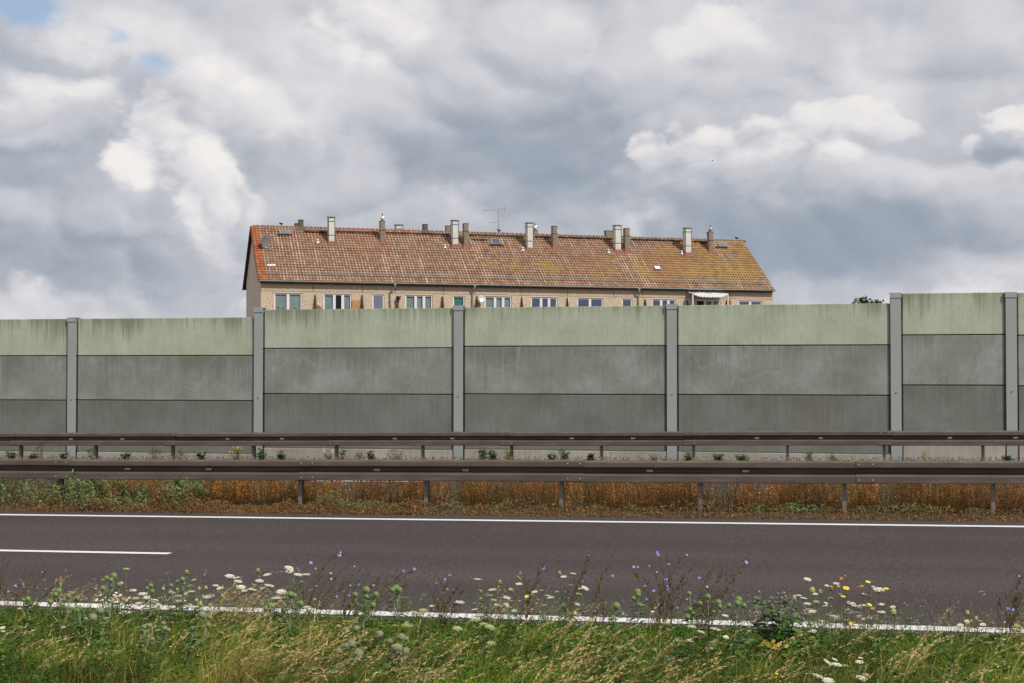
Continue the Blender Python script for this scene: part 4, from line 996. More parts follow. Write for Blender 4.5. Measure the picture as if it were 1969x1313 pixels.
# verge before the barrier
n = 16000; y = RNG.uniform(28.3, 31.6, n); x = RNG.uniform(-22, 9.5, n); H = RNG.uniform(.04, .19, n) * (.7 + .5 * vnoise(x, y, .6, 21))
k = RNG.random((n, 1)); cl = (np.array([.10, .12, .035]) * k + np.array([.30, .19, .08]) * (1 - k)) * RNG.uniform(.6, 1.2, (n, 1))
parts = [blades(np.stack([x, y, gznp(x, y)], 1), H, RNG.normal(0, .05, (n, 2)), .007, cl, 3)]
n = 9000; y = RNG.uniform(28.5, 29.6, n); x = RNG.uniform(-22, 9.5, n); cl = (np.array([.09, .12, .04])) * RNG.uniform(.5, 1.5, (n, 1))
parts.append(leafquads(np.stack([x, y, gznp(x, y) + RNG.random(n) * .15], 1), .022, cl, asp=.4))
tag(stuff('verge_grass', parts), kind='stuff')
# grass beyond the view of the near strip and field behind the wall are plain ground

# ---------------------------------------------------------------- plant things
def arc(a, b, bend=.12, n=5, side=None):
    a = Vector(a); b = Vector(b); L_ = (b - a).length; s = Vector(side or (random.uniform(-1, 1), random.uniform(-1, 1), 0)) * L_ * bend
    return [a.lerp(b, t) + s * math.sin(t * math.pi) * .5 + Vector((0, 0, L_ * .06 * math.sin(t * math.pi))) for t in np.linspace(0, 1, n)]
# shared head meshes
def mesh_thistle(mn):
    mb = MB(); mb.ell((0, 0, 0), 1.0, 12, 9, 0, .06)
    for i in range(130):
        v = Vector((random.gauss(0, 1), random.gauss(0, 1), random.gauss(0, 1))).normalized(); o = v.orthogonal() * .07
        mb.add([v * .9 - o, v * .9 + o, v * random.uniform(1.15, 1.3)], [(0, 1, 2)])
    return mb.mesh('flower_head', [M[mn]])
TG, TGG = mesh_thistle('thistle'), mesh_thistle('thistlegrey')
def mesh_umbel(closed=False, mn='cream'):
    mb = MB(); r = 1.0
    if closed:
        for i in range(16):
            a = 2 * math.pi * i / 16; mb.tube([(0, 0, -1.5), (.8 * math.cos(a), .8 * math.sin(a), -.7), (.75 * math.cos(a), .75 * math.sin(a), .1), (.35 * math.cos(a), .35 * math.sin(a), .6)], [.10, .18, .2, .14], 4, 0)
            mb.ell((.4 * math.cos(a * 1.3), .4 * math.sin(a * 1.3), .45 + .1 * (i % 3)), .24, 6, 4, 1, .2)
        mb.ell((0, 0, -.2), (.65, .65, .75), 8, 6, 0)
        return mb.mesh('seed_head', [M[mn], M['budgreen']])
    for i in range(34):
        rr = math.sqrt((i + .5) / 34) * .93; a = i * 2.39996; x, y = rr * math.cos(a), rr * math.sin(a); z = .18 * (1 - rr * rr) + random.uniform(-.03, .03)
        for q in range(5):
            b = a + q * 1.256; qx, qy = x + .085 * math.cos(b), y + .085 * math.sin(b); t = Vector((random.gauss(0, .35), random.gauss(0, .35), 1)).normalized(); u = t.orthogonal() * .075; w = t.cross(u)
            mb.quad((qx, qy, z), u, w, 0)
        mb.ell((x, y, z - .02), (.10, .10, .05), 5, 3, 0)
        if i % 2 == 0: mb.tube([(0, 0, -.75), (x * .6, y * .6, -.32), (x, y, z - .03)], .018, 3, 1)
    for i in range(8):
        a = i * .785; mb.tube([(0, 0, -.75), (.3 * math.cos(a), .3 * math.sin(a), -.85)], [.03, .008], 3, 1)
    return mb.mesh('flower_head', [M[mn], M['stemgreen']])
UM = mesh_umbel(); UMG = mesh_umbel(False, 'budgreen'); UC = mesh_umbel(True, 'budgreen'); UCB = mesh_umbel(True, 'budbrown')
def mesh_star(mn, n=14, cm='yellow'):
    mb = MB()
    for i in range(n):
        a = 2 * math.pi * i / n; d = Vector((math.cos(a), math.sin(a), .12)); s = Vector((-math.sin(a), math.cos(a), 0)) * .17
        mb.add([d * .15 - s * .4, d * .9 - s, d * 1.05, d * .9 + s, d * .15 + s * .4], [(0, 1, 2, 3, 4)])
    mb.ell((0, 0, .05), (.22, .22, .12), 6, 4, 1); mb.ell((0, 0, -.15), (.2, .2, .25), 6, 4, 2)
    return mb.mesh('flower', [M[mn], M[cm], M['stemgreen']])
FB = mesh_star('blue', 14, 'blue'); FL = mesh_star('lilac', 12, 'lilac'); FY = mesh_star('yellow', 16, 'orangef'); FO = mesh_star('orangef', 12, 'budbrown'); FD = mesh_star('cream', 12, 'yellow')
def pt(px, py, Y): return at(px, py, Y)
def gpt(px, Y):
    d = ray(px, 1200); x = d.x / d.y * Y; return Vector((x, Y, gz(x, Y)))
def head(me, root, p, s, rot=(0, 0, 0), name=None):
    o = link(name or me.name.split('.')[0], me, root, p - root.location); o.scale = (s, s, s); o.rotation_euler = rot; return o
def leaves(mb, path, n, size, mi=0, t0=.05, t1=.75, asp=.3, droop=.2):
    L_ = len(path) - 1
    for i in range(n):
        t = (t0 + (t1 - t0) * (i + random.random()) / n) * L_; k = min(int(t), L_ - 1); p = Vector(path[k]).lerp(Vector(path[k+1]), t - k)
        a = random.uniform(0, 6.28); s = size * random.uniform(.6, 1.2); d = Vector((math.cos(a), math.sin(a), random.uniform(-droop, .6))).normalized()
        w = d.cross(Vector((0, 0, 1))).normalized() * s * asp; q = p + d * s * .5; e = p + d * s + Vector((0, 0, -s * droop))
        mb.add([p, q - w, e, q + w], [(0, 1, 2, 3)], mi)
        if asp < .25:
            for sg in (-1, 1): mb.add([p + d * s * .3, p + d * s * .45, p + d * s * .55 + w * sg * 2.4], [(0, 1, 2)], mi)
def thistle(label, Y, basepx, heads, stem='stemdark', grey=False):
    b = gpt(basepx, Y); root = empty('globe_thistle', b); tag(root, label, 'thistle', 'globe thistles in the verge')
    pts = [pt(px, py, Y + random.uniform(-.04, .04)) for px, py, r in heads]; sc = FPX / (Y * 1.02)
    top = max(range(len(heads)), key=lambda i: pts[i].z); tp = pts[top]
    mb = MB(); main = arc(b - Vector((0, 0, .05)), tp, .05, 7); main = [p - b for p in main]
    H = (tp - b).length; rr = [.0055, .005, .0048, .0042, .0036, .003, .0025]
    mb.tube(main[:5], rr[:5], 5, 0, False); mb.tube(main[4:], rr[4:], 5, 1, False)
    for i, p in enumerate(pts):
        if i == top: continue
        f = random.uniform(.5, .75); k = int(f * 6); s = main[k] ; q = p - b
        if s.z > q.z - .03: s = main[max(1, int(6 * (q.z - .06) / max(.1, tp.z - b.z)))]
        mid = s.lerp(q, .5) + Vector(((q.x - s.x) * .35, 0, -abs(q.x - s.x) * .1)); mb.tube([s, mid, q], [.0032, .0028, .0022], 4, 1, False)
    mb.build('stem', [M[stem], M['stempale']], root)
    lm = MB(); leaves(lm, main, 30, .085, 0, .0, .85, .14); leaves(lm, main, 10, .055, 0, .55, .95, .2); lm.build('leaf', M['leafgreen'], root)
    for p, (px, py, r) in zip(pts, heads): head(TGG if grey or (r >= 8 and py > 1180) else TG, root, p, r / sc * .88)
TH_DATA = [
 (8.35, 204, [(219,1107,7.5),(205,1111,5.5),(214,1115,6),(198,1131,6.5),(229,1124,6)], 'stemdark', 0, 'tallest globe thistle with clustered green heads, left of the daisies'),
 (8.2, 128, [(113,1136,7.5),(107,1143,6.5),(131,1146,6),(97,1157,6.5),(149,1150,6),(147,1155,5)], 'stemdark', 0, 'branching globe thistle on a dark stem, six green heads against the edge line'),
 (9.0, 52, [(54,1152,6.5),(45,1153,4.5),(60,1161,5.5)], 'stempale', 0, 'pale-stemmed globe thistle near the left chicory'),
 (8.3, 160, [(153,1169,6.5),(149,1174,5),(135,1169,5),(151,1204,6)], 'stemdark', 0, 'globe thistle with four green heads right of the dark-stemmed branching one'),
 (8.0, 178, [(179,1187,9),(165,1190,5)], 'stemdark', 1, 'globe thistle with one large grey head in front of the daisies'),
 (8.1, 197, [(193,1174,8.5),(202,1191,5.5),(202,1221,5)], 'stemdark', 1, 'slim globe thistle, grey top head, just left of the tallest one'),
 (7.8, 288, [(288,1203,6),(277,1205,5),(273,1214,5),(293,1229,5),(273,1243,4)], 'stempale', 1, 'grey-green globe thistle with five heads below the wild carrot patch'),
 (8.1, 312, [(317,1208,6),(324,1211,5),(303,1213,5),(314,1198,5)], 'stempale', 1, 'grey-green globe thistle with four tight heads beside a five-headed one'),
 (7.8, 350, [(389,1182,8.5),(403,1187,6.5),(400,1202,6),(370,1207,5.5),(375,1232,6.5),(370,1245,4)], 'stemdark', 0, 'globe thistle leaning right, six heads, left of the golden grass'),
 (9.3, 350, [(351,1114,6),(341,1118,4),(329,1126,5),(354,1122,4)], 'stemgreen', 0, 'green globe thistle rising among closed wild carrot heads'),
 (9.3, 296, [(290,1126,5.5),(283,1131,4),(293,1137,5)], 'stemdark', 0, 'small globe thistle with three heads behind the cream wild carrots'),
 (8.3, 9, [(10,1227,6.5),(3,1229,5)], 'stempale', 0, 'low globe thistle with two heads at the left border'),
 (8.8, 558, [(559,1143,7.5),(566,1145,5),(548,1150,5),(578,1160,6.5),(545,1173,6),(547,1164,4)], 'stempale', 0, 'pale-stemmed globe thistle with six heads right of the white umbels'),
 (8.9, 520, [(520,1164,6.5),(525,1166,5),(511,1170,5.5)], 'stempale', 0, 'short globe thistle with three heads among the tips of golden grass'),
 (9.0, 697, [(704,1134,8),(683,1143,6),(723,1143,6.5),(673,1163,6),(717,1163,6.5),(705,1147,5)], 'stempale', 0, 'wide globe thistle with spreading arms in front of the leaning chicory'),
 (9.0, 766, [(762,1131,8),(755,1134,6),(768,1134,6)], 'stemgreen', 0, 'single-stemmed globe thistle with three joined heads and a yellow-green stem'),
 (8.3, 700, [(686,1209,7.5),(699,1218,7),(730,1219,8),(666,1210,5.5)], 'stempale', 1, 'grey globe thistle, four heads, just below the edge line'),
 (7.5, 682, [(676,1238,9),(667,1242,7),(651,1252,7),(689,1256,10),(693,1265,8),(682,1267,4.5),(690,1278,5)], 'stempale', 1, 'lowest grey globe thistle with a dense bunch of seven heads'),
 (7.6, 766, [(764,1247,10.5),(780,1252,8),(780,1262,5.5),(750,1261,7.5)], 'stempale', 1, 'grey globe thistle with the biggest head, right of the seven-headed bunch'),
 (8.0, 772, [(772,1225,8),(781,1228,5.5),(750,1233,6)], 'stempale', 1, 'grey globe thistle with three heads above the big-headed one'),
 (9.2, 1187, [(1185,1165,8)], 'stemgreen', 0, 'globe thistle with a single green head near the far chicory bush'),
 (8.7, 1223, [(1226,1138,7),(1218,1150,4.5),(1230,1163,5),(1227,1143,5)], 'stemdark', 0, 'dark-stemmed globe thistle standing left of the dense chicory bush'),
 (9.0, 1333, [(1327,1172,5.5),(1332,1180,6.5),(1322,1186,5.5),(1330,1188,5),(1325,1141,5)], 'stemgreen', 0, 'globe thistle with clustered heads at the right foot of the chicory bush'),
 (8.7, 1358, [(1361,1147,6),(1381,1158,6.5),(1384,1166,5),(1372,1176,4),(1346,1160,5)], 'stemdark', 0, 'dark-stemmed globe thistle with five heads right of the chicory bush'),
 (8.4, 1408, [(1420,1153,7.5),(1418,1160,6.5),(1402,1164,5.5),(1430,1164,5.5)], 'stemdark', 0, 'rightmost tall globe thistle, four heads, left of the leafy burdock'),
 (7.9, 1190, [(1187,1246,6),(1217,1248,6),(1171,1258,6.5),(1160,1266,5)], 'stempale', 0, 'low globe thistle sunk in green grass below the edge line'),
 (8.2, 1300, [(1301,1232,6),(1258,1250,6)], 'stempale', 0, 'faint two-headed globe thistle in the grass left of the white umbels'),
]
for Y, bp, hs, st, gy, lab in TH_DATA: thistle(lab, Y, bp, hs, st, bool(gy))

def carrot(label, Y, basepx, heads, name='wild_carrot', cat='wild carrot', grp='wild carrots in the verge'):
    """heads: (px, py, width px, kind) kind f flat cream, g greenish flat, c closed green, b closed brown"""
    b = gpt(basepx, Y); root = empty(name, b); tag(root, label, cat, grp); sc = FPX / (Y * 1.02); mb = MB(); lm = MB()
    for j, (px, py, w, kd) in enumerate(heads):
        p = pt(px, py, Y + random.uniform(-.12, .12)); r = w / 2 / sc; q = p - b; me = {'f': UM, 'g': UMG, 'c': UC, 'b': UCB}[kd]
        drop = r * (.7 if kd in 'fg' else 1.3); e = q - Vector((0, 0, drop)); st = Vector((random.uniform(-.05, .05), random.uniform(-.05, .05), -.03))
        path = arc(st, e, .08, 6, (-.6 if q.x > 0 else .6, 0, 0)); mb.tube(path, [.003, .0028, .0025, .0022, .0018, .0016], 4, 0, False)
        leaves(lm, path, 9, .06, 0, .0, .6, .18)
        tilt = (random.gauss(.13, .13), random.gauss(.10, .16), random.uniform(-.5, .5))
        head(me, root, p, r * (1.0 if kd in 'fg' else .85), tilt if kd in 'fg' else (0, 0, random.uniform(0, 6)), 'flower_head' if kd in 'fg' else 'seed_head')
    mb.build('stem', [M['stemgreen']], root); lm.build('leaf', M['leafgreen'], root)
CA = [
 (9.2, 245, [(243,1094,14,'g'),(200,1115,15,'g'),(251,1135,7,'c'),(231,1121,14,'f'),(240,1178,22,'f'),(231,1205,11,'f')], 'wild carrot with a lone yellowish umbel standing high over the daisies'),
 (9.7, 300, [(275,1142,20,'f'),(283,1149,22,'f'),(296,1155,20,'f'),(268,1160,18,'f'),(262,1151,16,'g'),(290,1165,24,'f'),(303,1163,18,'f'),(258,1135,10,'f'),(310,1151,12,'g'),(277,1191,16,'f'),(314,1188,22,'f'),(270,1168,20,'f'),(300,1171,18,'g')], 'dense patch of creamy wild carrot hiding the edge line beside the daisies'),
 (9.5, 340, [(322,1102,12,'g'),(314,1131,8,'c'),(349,1156,24,'f'),(356,1142,12,'f'),(370,1137,11,'f'),(341,1132,7,'c'),(345,1147,20,'g'),(362,1164,20,'f'),(330,1139,14,'g'),(340,1170,20,'f'),(375,1167,18,'f'),(336,1180,18,'g')], 'wild carrot with mixed open umbels and a high bud, right of the cream patch'),
 (9.6, 375, [(359,1100,11,'b'),(373,1115,12,'g'),(365,1126,12,'g'),(383,1131,8,'c'),(396,1129,8,'c'),(362,1137,8,'c'),(385,1160,13,'c'),(378,1153,9,'c'),(391,1146,8,'c'),(404,1163,9,'c'),(427,1144,8,'c')], 'wild carrot with mostly closed nest-like heads left of the golden grass'),
 (9.5, 418, [(402,1147,22,'f'),(415,1126,14,'f'),(423,1131,16,'f'),(406,1196,18,'f')], 'wild carrot with a single wide white umbel low over the edge line'),
 (9.3, 465, [(442,1108,20,'f'),(455,1111,16,'f'),(458,1118,18,'f'),(463,1129,20,'f'),(470,1136,14,'f'),(485,1134,21,'f')], 'wild carrot with the flattest, widest white umbels above the golden grass'),
 (9.5, 520, [(496,1097,11,'b'),(499,1117,18,'f'),(514,1105,17,'f'),(518,1126,21,'f'),(541,1138,21,'f'),(532,1150,21,'f'),(538,1100,15,'g'),(506,1131,12,'f')], 'tall wild carrot with a round olive seed head at its top'),
 (9.7, 565, [(556,1092,20,'f'),(557,1098,16,'f'),(573,1105,18,'f'),(588,1105,20,'f'),(580,1119,10,'g'),(597,1172,24,'f'),(590,1167,16,'f')], 'wild carrot with tilted umbels in front of the leaning blue chicory'),
 (9.6, 935, [(919,1114,16,'f'),(947,1134,17,'f'),(941,1145,14,'f'),(961,1119,10,'b'),(925,1137,8,'b'),(924,1152,10,'b'),(913,1172,15,'f'),(959,1164,19,'f'),(884,1158,20,'f'),(950,1154,12,'g')], 'wild carrot with one high white dome in the middle of the verge'),
 (9.5, 990, [(975,1149,16,'f'),(998,1111,15,'g'),(998,1123,14,'f'),(984,1134,14,'g'),(990,1174,14,'f'),(973,1163,14,'f')], 'wild carrot with stacked small umbels just right of the high white dome'),
 (9.5, 1055, [(1028,1138,13,'f'),(1023,1144,12,'g'),(1059,1149,14,'f'),(1053,1145,12,'f'),(1047,1164,11,'f'),(1041,1135,10,'g'),(1070,1138,10,'g')], 'low wild carrot with umbels beside the small yellow flowers'),
 (9.6, 1085, [(1076,1102,10,'b'),(1084,1109,13,'f'),(1102,1103,13,'f'),(1125,1131,16,'f'),(1117,1132,12,'f'),(1113,1142,13,'g'),(1110,1162,11,'f'),(1098,1125,10,'g')], 'wild carrot with a dark bud and side-on umbels left of the lone twigs'),
 (8.7, 1345, [(1330,1205,18,'f'),(1348,1198,16,'f'),(1376,1210,22,'f'),(1325,1232,18,'f'),(1366,1247,20,'f'),(1348,1215,15,'f'),(1396,1225,12,'f'),(1372,1234,14,'f'),(1354,1285,11,'f')], 'wild carrot group of bright white umbels in the grass left of the yellow leaves'),
 (9.2, 1437, [(1437,1216,16,'f'),(1395,1184,14,'f'),(1255,1176,8,'f')], 'wild carrot with few umbels between the five-headed thistle and the leafy burdock'),
 (9.0, 1575, [(1553,1114,15,'f'),(1562,1133,12,'c'),(1578,1136,10,'c'),(1598,1130,10,'b'),(1527,1147,9,'c'),(1536,1145,12,'f'),(1567,1142,12,'f'),(1590,1126,9,'f'),(1545,1150,14,'f'),(1552,1161,16,'f'),(1555,1172,18,'f'),(1550,1181,20,'f'),(1562,1176,16,'f'),(1570,1157,14,'g'),(1535,1186,14,'g'),(1553,1196,20,'f'),(1560,1213,20,'f')], 'tall wild carrot with several round green heads beside the leafy burdock'),
 (9.1, 1620, [(1608,1122,12,'f'),(1616,1142,10,'f'),(1588,1160,11,'f'),(1587,1165,12,'f'),(1597,1150,12,'g'),(1606,1188,22,'f'),(1580,1195,11,'f'),(1600,1184,14,'f'),(1615,1208,10,'f'),(1637,1160,17,'f'),(1637,1178,14,'f'),(1590,1207,16,'f'),(1609,1240,19,'f')], 'bushy wild carrot with the yellow flowers growing through it'),
 (9.1, 1665, [(1690,1134,22,'f'),(1679,1128,8,'f'),(1661,1142,11,'f'),(1672,1146,14,'g'),(1651,1167,18,'f'),(1642,1165,12,'f'),(1660,1164,14,'f'),(1695,1162,11,'f'),(1695,1177,16,'f'),(1652,1185,12,'f'),(1660,1190,8,'f'),(1672,1188,10,'f'),(1650,1178,12,'f'),(1685,1201,9,'f'),(1630,1172,10,'f'),(1628,1192,10,'f')], 'spreading wild carrot with many small flat umbels right of the yellow flowers'),
 (9.4, 1717, [(1717,1167,11,'f'),(1718,1175,13,'c')], 'wild carrot with one white umbel over one green bud, standing alone'),
 (9.6, 1865, [(1860,1177,9,'c'),(1877,1188,8,'c'),(1867,1193,6,'c'),(1860,1195,11,'f'),(1847,1202,12,'f'),(1890,1201,12,'f'),(1885,1194,9,'f'),(1842,1204,8,'f'),(1862,1201,9,'f')], 'small wild carrot over the clean edge line near the right border'),
 (7.6, 1600, [(1592,1274,20,'f'),(1609,1278,21,'f'),(1573,1300,22,'f'),(1593,1309,22,'f'),(1626,1280,14,'g'),(1605,1268,12,'f')], 'hazy white wild carrot group at the bottom border, rounded umbels'),
 (7.7, 1655, [(1653,1273,16,'f'),(1657,1304,22,'f'),(1665,1298,14,'g'),(1655,1265,10,'f')], 'wild carrot with two fading umbels right of the hazy white group'),
 (9.3, 800, [(789,1203,22,'g'),(815,1174,20,'g'),(805,1180,20,'g'),(780,1200,18,'g'),(760,1203,16,'g'),(830,1165,10,'f'),(797,1178,18,'g'),(820,1187,16,'g')], 'pale greenish wild carrot overlapping the edge line right of the three-headed thistle'),
 (8.6, 940, [(942,1206,22,'g'),(945,1237,20,'g'),(880,1209,20,'g'),(915,1192,22,'g'),(930,1200,18,'g')], 'washed-out greenish wild carrot low in the grass at mid verge'),
 (8.2, 14, [(5,1207,12,'f'),(6,1214,10,'f'),(38,1170,10,'f'),(64,1212,9,'f'),(122,1206,10,'f'),(128,1228,7,'f'),(50,1206,9,'f')], 'scattered small white umbels near the left border'),
 (8.2, 1828, [(1828,1293,11,'f')], 'single white umbel low in the grass near the lower right corner'),
 (9.8, 1955, [(1958,1205,18,'g'),(1950,1212,14,'g'),(1966,1214,16,'f')], 'greenish wild carrot at the right border in front of the brown twigs'),
]
for Y, bp, hs, lab in CA: carrot(lab, Y, bp, hs)

def chicory(label, Y, basepx, tips, flowers, nside=8):
    b = gpt(basepx, Y); root = empty('chicory', b); tag(root, label, 'chicory', 'blue chicory along the road edge'); mb = MB(); ends = []
    for (px, py) in tips:
        q = pt(px, py, Y + random.uniform(-.15, .15)) - b; st = Vector((random.uniform(-.04, .04), random.uniform(-.03, .03), -.03))
        path = [st.lerp(q, t) + Vector((-.05 * math.sin(t * 3.14) * (1 if q.x > 0 else -1), 0, .02 * math.sin(t * 3.14))) + Vector((random.gauss(0, .004), 0, 0)) for t in np.linspace(0, 1, 8)]
        mb.tube(path, list(np.linspace(.0034, .0011, 8)), 4, 0, False)
        for k in range(nside):
            t = random.uniform(.28, .95) * 7; i = min(int(t), 6); p = path[i].lerp(path[i+1], t - i); d = (path[i+1] - path[i]).normalized()
            a = random.choice((-1, 1)); s = (d + Vector((a * random.uniform(.25, .6), random.uniform(-.4, .4), .1))).normalized() * random.uniform(.04, .17) * (1.2 - t / 8)
            mb.tube([p, p + s * .5, p + s + Vector((0, 0, .01))], [.0018, .0014, .001], 3, 0, False); ends.append(p + s)
            for j in range(3): e = p + s * random.random(); mb.ell(e, (.005, .005, .007), 5, 3, 0)
        for j in range(8): t = random.uniform(.3, 1) * 7; i = min(int(t), 6); e = path[i].lerp(path[i+1], t - i); mb.ell(e + Vector((random.choice((-1, 1)) * .005, 0, .003)), (.005, .005, .008), 5, 3, 0)
    sc = FPX / (Y * 1.02)
    for (px, py, r) in flowers:
        p = pt(px, py, Y); q = p - b
        near = min(ends, key=lambda e: (e - q).length) if ends else Vector((0, 0, 0)); st = near if near.z < q.z else near - Vector((0, 0, .1))
        mb.tube([st, q], [.0014, .001], 3, 0, False); head(FB if r > 2.4 else FL, root, p, max(r, 2.4) / sc * .78, (random.uniform(.3, 1.2), random.uniform(-.7, .7), random.uniform(-.4, .4)), 'flower')
    mb.build('stem', [M['stembrown']], root); lm = MB(); leaves(lm, [Vector((0, 0, 0)), Vector((0, 0, .12))], 16, .10, 0, 0, 1, .16); lm.build('leaf', M['leafdark'], root)
KI = [
 (9.8, 12, [(-6,1110),(12,1066),(18,1075),(30,1130)], [(12,1140,2)], 'chicory twigs at the left border, upright and almost flowerless'),
 (9.8, 45, [(54,1079),(70,1083),(95,1090),(40,1120),(110,1120)], [(30,1126,4),(33,1129,3),(45,1123,3),(38,1115,2.5),(47,1130,2.5),(82,1100,3),(16,1137,2)], 'chicory with a cluster of blue flowers near the left border'),
 (9.9, 588, [(666,1059),(690,1063),(640,1064),(625,1080),(560,1095),(700,1090)], [(598,1082,4.5),(573,1093,4),(575,1097,3),(654,1068,4),(655,1062,2.2),(650,1067,2.2),(564,1116,3.5),(605,1152,3.5),(607,1093,2),(636,1102,2),(637,1113,2),(648,1147,3),(500,1109,2.5)], 'chicory leaning far right with its tip highest over the asphalt'),
 (9.6, 655, [(713,1084),(718,1092),(740,1098),(684,1088),(760,1105),(790,1120),(800,1090),(775,1100),(733,1115)], [(776,1098,3.5),(797,1094,4),(757,1117,3.5),(718,1125,3),(673,1125,3),(691,1124,4),(699,1098,2),(682,1089,2.2),(672,1145,3),(663,1180,4)], 'dense brown chicory fan leaning right behind the spreading thistle'),
 (9.6, 845, [(845,1100),(866,1103),(889,1112),(820,1118),(880,1125),(905,1120)], [(865,1105,3.5),(856,1114,4),(855,1119,3.5),(839,1121,2.5),(860,1132,3),(872,1134,3),(867,1184,4.5),(821,1185,3),(760,1170,3)], 'thin chicory with pale stems and blue flowers in the middle of the verge'),
 (9.8, 1010, [(1050,1078),(1040,1095),(1002,1105),(1030,1120)], [(1001,1101,3.5),(1045,1092,4.5)], 'sparse chicory with one bright blue flower left of the lone twigs'),
 (9.9, 1090, [(1139,1058),(1133,1070),(1110,1100),(1120,1120)], [(1132,1068,2.6),(1085,1162,5),(1083,1185,5),(1113,1182,4.5),(1109,1202,4),(1124,1207,4),(1142,1210,4),(1062,1166,3)], 'chicory with blue flowers on both sides of the edge line'),
 (9.8, 1150, [(1178,1062),(1160,1100),(1145,1110)], [(1178,1107,3),(1157,1184,3)], 'lone long bare chicory twig slanting up to the right'),
 (9.7, 1278, [(1217,1092),(1222,1100),(1251,1080),(1277,1052),(1265,1070),(1312,1061),(1300,1085),(1320,1100),(1338,1078),(1288,1100),(1240,1110),(1330,1120)],
  [(1219,1090,4),(1264,1062,4),(1266,1067,4),(1249,1088,2.4),(1286,1085,4),(1263,1100,2.4),(1281,1114,4.5),(1282,1119,4),(1283,1127,3.5),(1284,1133,4),(1285,1138,4),(1240,1127,3),(1257,1136,4),(1243,1152,3.5),(1321,1067,2.2),(1227,1090,2),(1303,1168,4),(1276,1168,3),(1321,1152,3)], 'largest and densest chicory bush, brown twigs with a vertical row of blue flowers'),
 (9.7, 1345, [(1375,1078),(1402,1074),(1372,1100),(1390,1105),(1440,1062),(1450,1058),(1435,1085),(1410,1110),(1365,1090),(1400,1130)], [(1345,1111,4),(1435,1081,4.5),(1360,1128,2),(1199,1179,4)], 'chicory reaching right with one blue flower near its far tip'),
 (9.8, 1940, [(1966,1103),(1951,1120),(1945,1135),(1916,1153),(1975,1130),(1990,1100)], [(1960,1108,3),(1939,1170,4),(1948,1172,3.5),(1932,1196,2)], 'chicory twigs at the right border with two blue flowers low down'),
]
for Y, bp, tips, fl, lab in KI: chicory(lab, Y, bp, tips, fl)
# daisies
def flowers(label, name, cat, Y, bp, fls, stem='stemgreen', lf=14):
    b = gpt(bp, Y); root = empty(name, b); tag(root, label, cat); mb = MB(); sc = FPX / (Y * 1.02); lm = MB()
    for (px, py, r, me) in fls:
        p = pt(px, py, Y + random.uniform(-.08, .08)); q = p - b; st = Vector((q.x * .35 + random.uniform(-.03, .03), random.uniform(-.03, .03), -.03)); path = arc(st, q, .06, 4)
        mb.tube(path, [.0025, .002, .0018, .0012], 4, 0, False); head(me, root, p, r / sc * .95, (random.uniform(.15, .75), random.uniform(-.4, .4), random.uniform(-.4, .4)), 'flower'); leaves(lm, path, lf // 4 + 1, .05, 0, 0, .8, .18)
    mb.build('stem', [M[stem]], root); lm.build('leaf', M['leafgreen'], root)
fl = [(random.gauss(217, 17), random.gauss(1160, 9), random.uniform(2.8, 4.4), FD) for _ in range(52)] + [(193,1163,3.5,FY),(215,1150,3.5,FY),(238,1151,4,FO),(226,1157,3,FY),(250,1151,3,FO),(230,1146,3,FY),(187,1170,3,FO),(232,1172,3,FY)]
flowers('cloud of small white daisies with yellow eyes beside the tallest thistle', 'daisies', 'daisy plant', 9.6, 217, fl, lf=6)
flowers('tall yellow hawkbit flowering above the white umbels near the burdock', 'yellow_hawkbit', 'yellow flower', 9.0, 1625, [(1627,1131,6,FY),(1618,1112,3.5,FO),(1669,1119,5,FY),(1657,1127,4,FO),(1704,1132,5,FY),(1621,1147,5,FY),(1672,1163,5,FY),(1678,1170,4,FO),(1636,1198,3.5,FY),(1643,1206,5,FY),(1612,1127,4,FO),(1625,1107,2,FO),(1649,1128,2,FO)], 'stembrown')
flowers('single bright yellow flower with a white neighbour beside the low wild carrot', 'yellow_hawkbit', 'yellow flower', 9.4, 1015, [(1013,1147,4.5,FY),(1106,1178,3,FY),(1032,1160,2.5,FY)])
flowers('low yellow flowers in the grass near the bottom border at right', 'yellow_hawkbit', 'yellow flower', 7.6, 1498, [(1493,1296,4,FY),(1504,1302,2,FY),(1500,1310,2,FY)])
# leafy burdock with purple buds and yellow leaves
b = gpt(1500, 8.9); root = empty('burdock', b); tag(root, 'broad-leaved bushy burdock with purple buds over the edge line', 'burdock')
st = MB(); lm = MB(); yl = MB()
for (px, py) in ((1460,1150),(1480,1160),(1500,1148),(1513,1152),(1525,1160),(1470,1185),(1535,1175),(1508,1175),(1540,1195),(1450,1195),(1490,1170)):
    q = pt(px, py, 8.9 + random.uniform(-.2, .2)) - b; path = arc((random.uniform(-.04,.04), 0, 0), q, .1, 6); st.tube(path, list(np.linspace(.006, .002, 6)), 4, 0, False)
    leaves(lm, path, 22, .085, 0, .15, 1.0, .36)
    bd = MB()
    for k in range(4): e = q + Vector((random.gauss(0, .025), random.gauss(0, .02), random.gauss(.0, .018))); bd.ell(e, .010, 6, 5, 0, .2)
    bd.build('bud_cluster', M['purple'], root)
for k in range(110):
    a = random.uniform(0, 6.28); rr = random.uniform(.02, .26); c = Vector((rr * math.cos(a) * 1.2, rr * math.sin(a), random.uniform(.05, .25))); s = random.uniform(.035, .065)
    lm.quad(c, Vector((random.uniform(-1,1), random.uniform(-1,1), random.uniform(-.4,.4))).normalized() * s, Vector((random.uniform(-1,1), random.uniform(-1,1), random.uniform(-.3,.5))).normalized() * s * .7)
for (px, py, s) in ((1472,1234,8),(1480,1240,8),(1490,1243,8),(1497,1240,7),(1513,1242,6),(1467,1238,6),(1487,1233,6)):
    c = pt(px, py, 8.45) - b; yl.quad(c, Vector((.8, .2, .35)) * s * .0032, Vector((-.3, .3, .8)) * s * .0032)
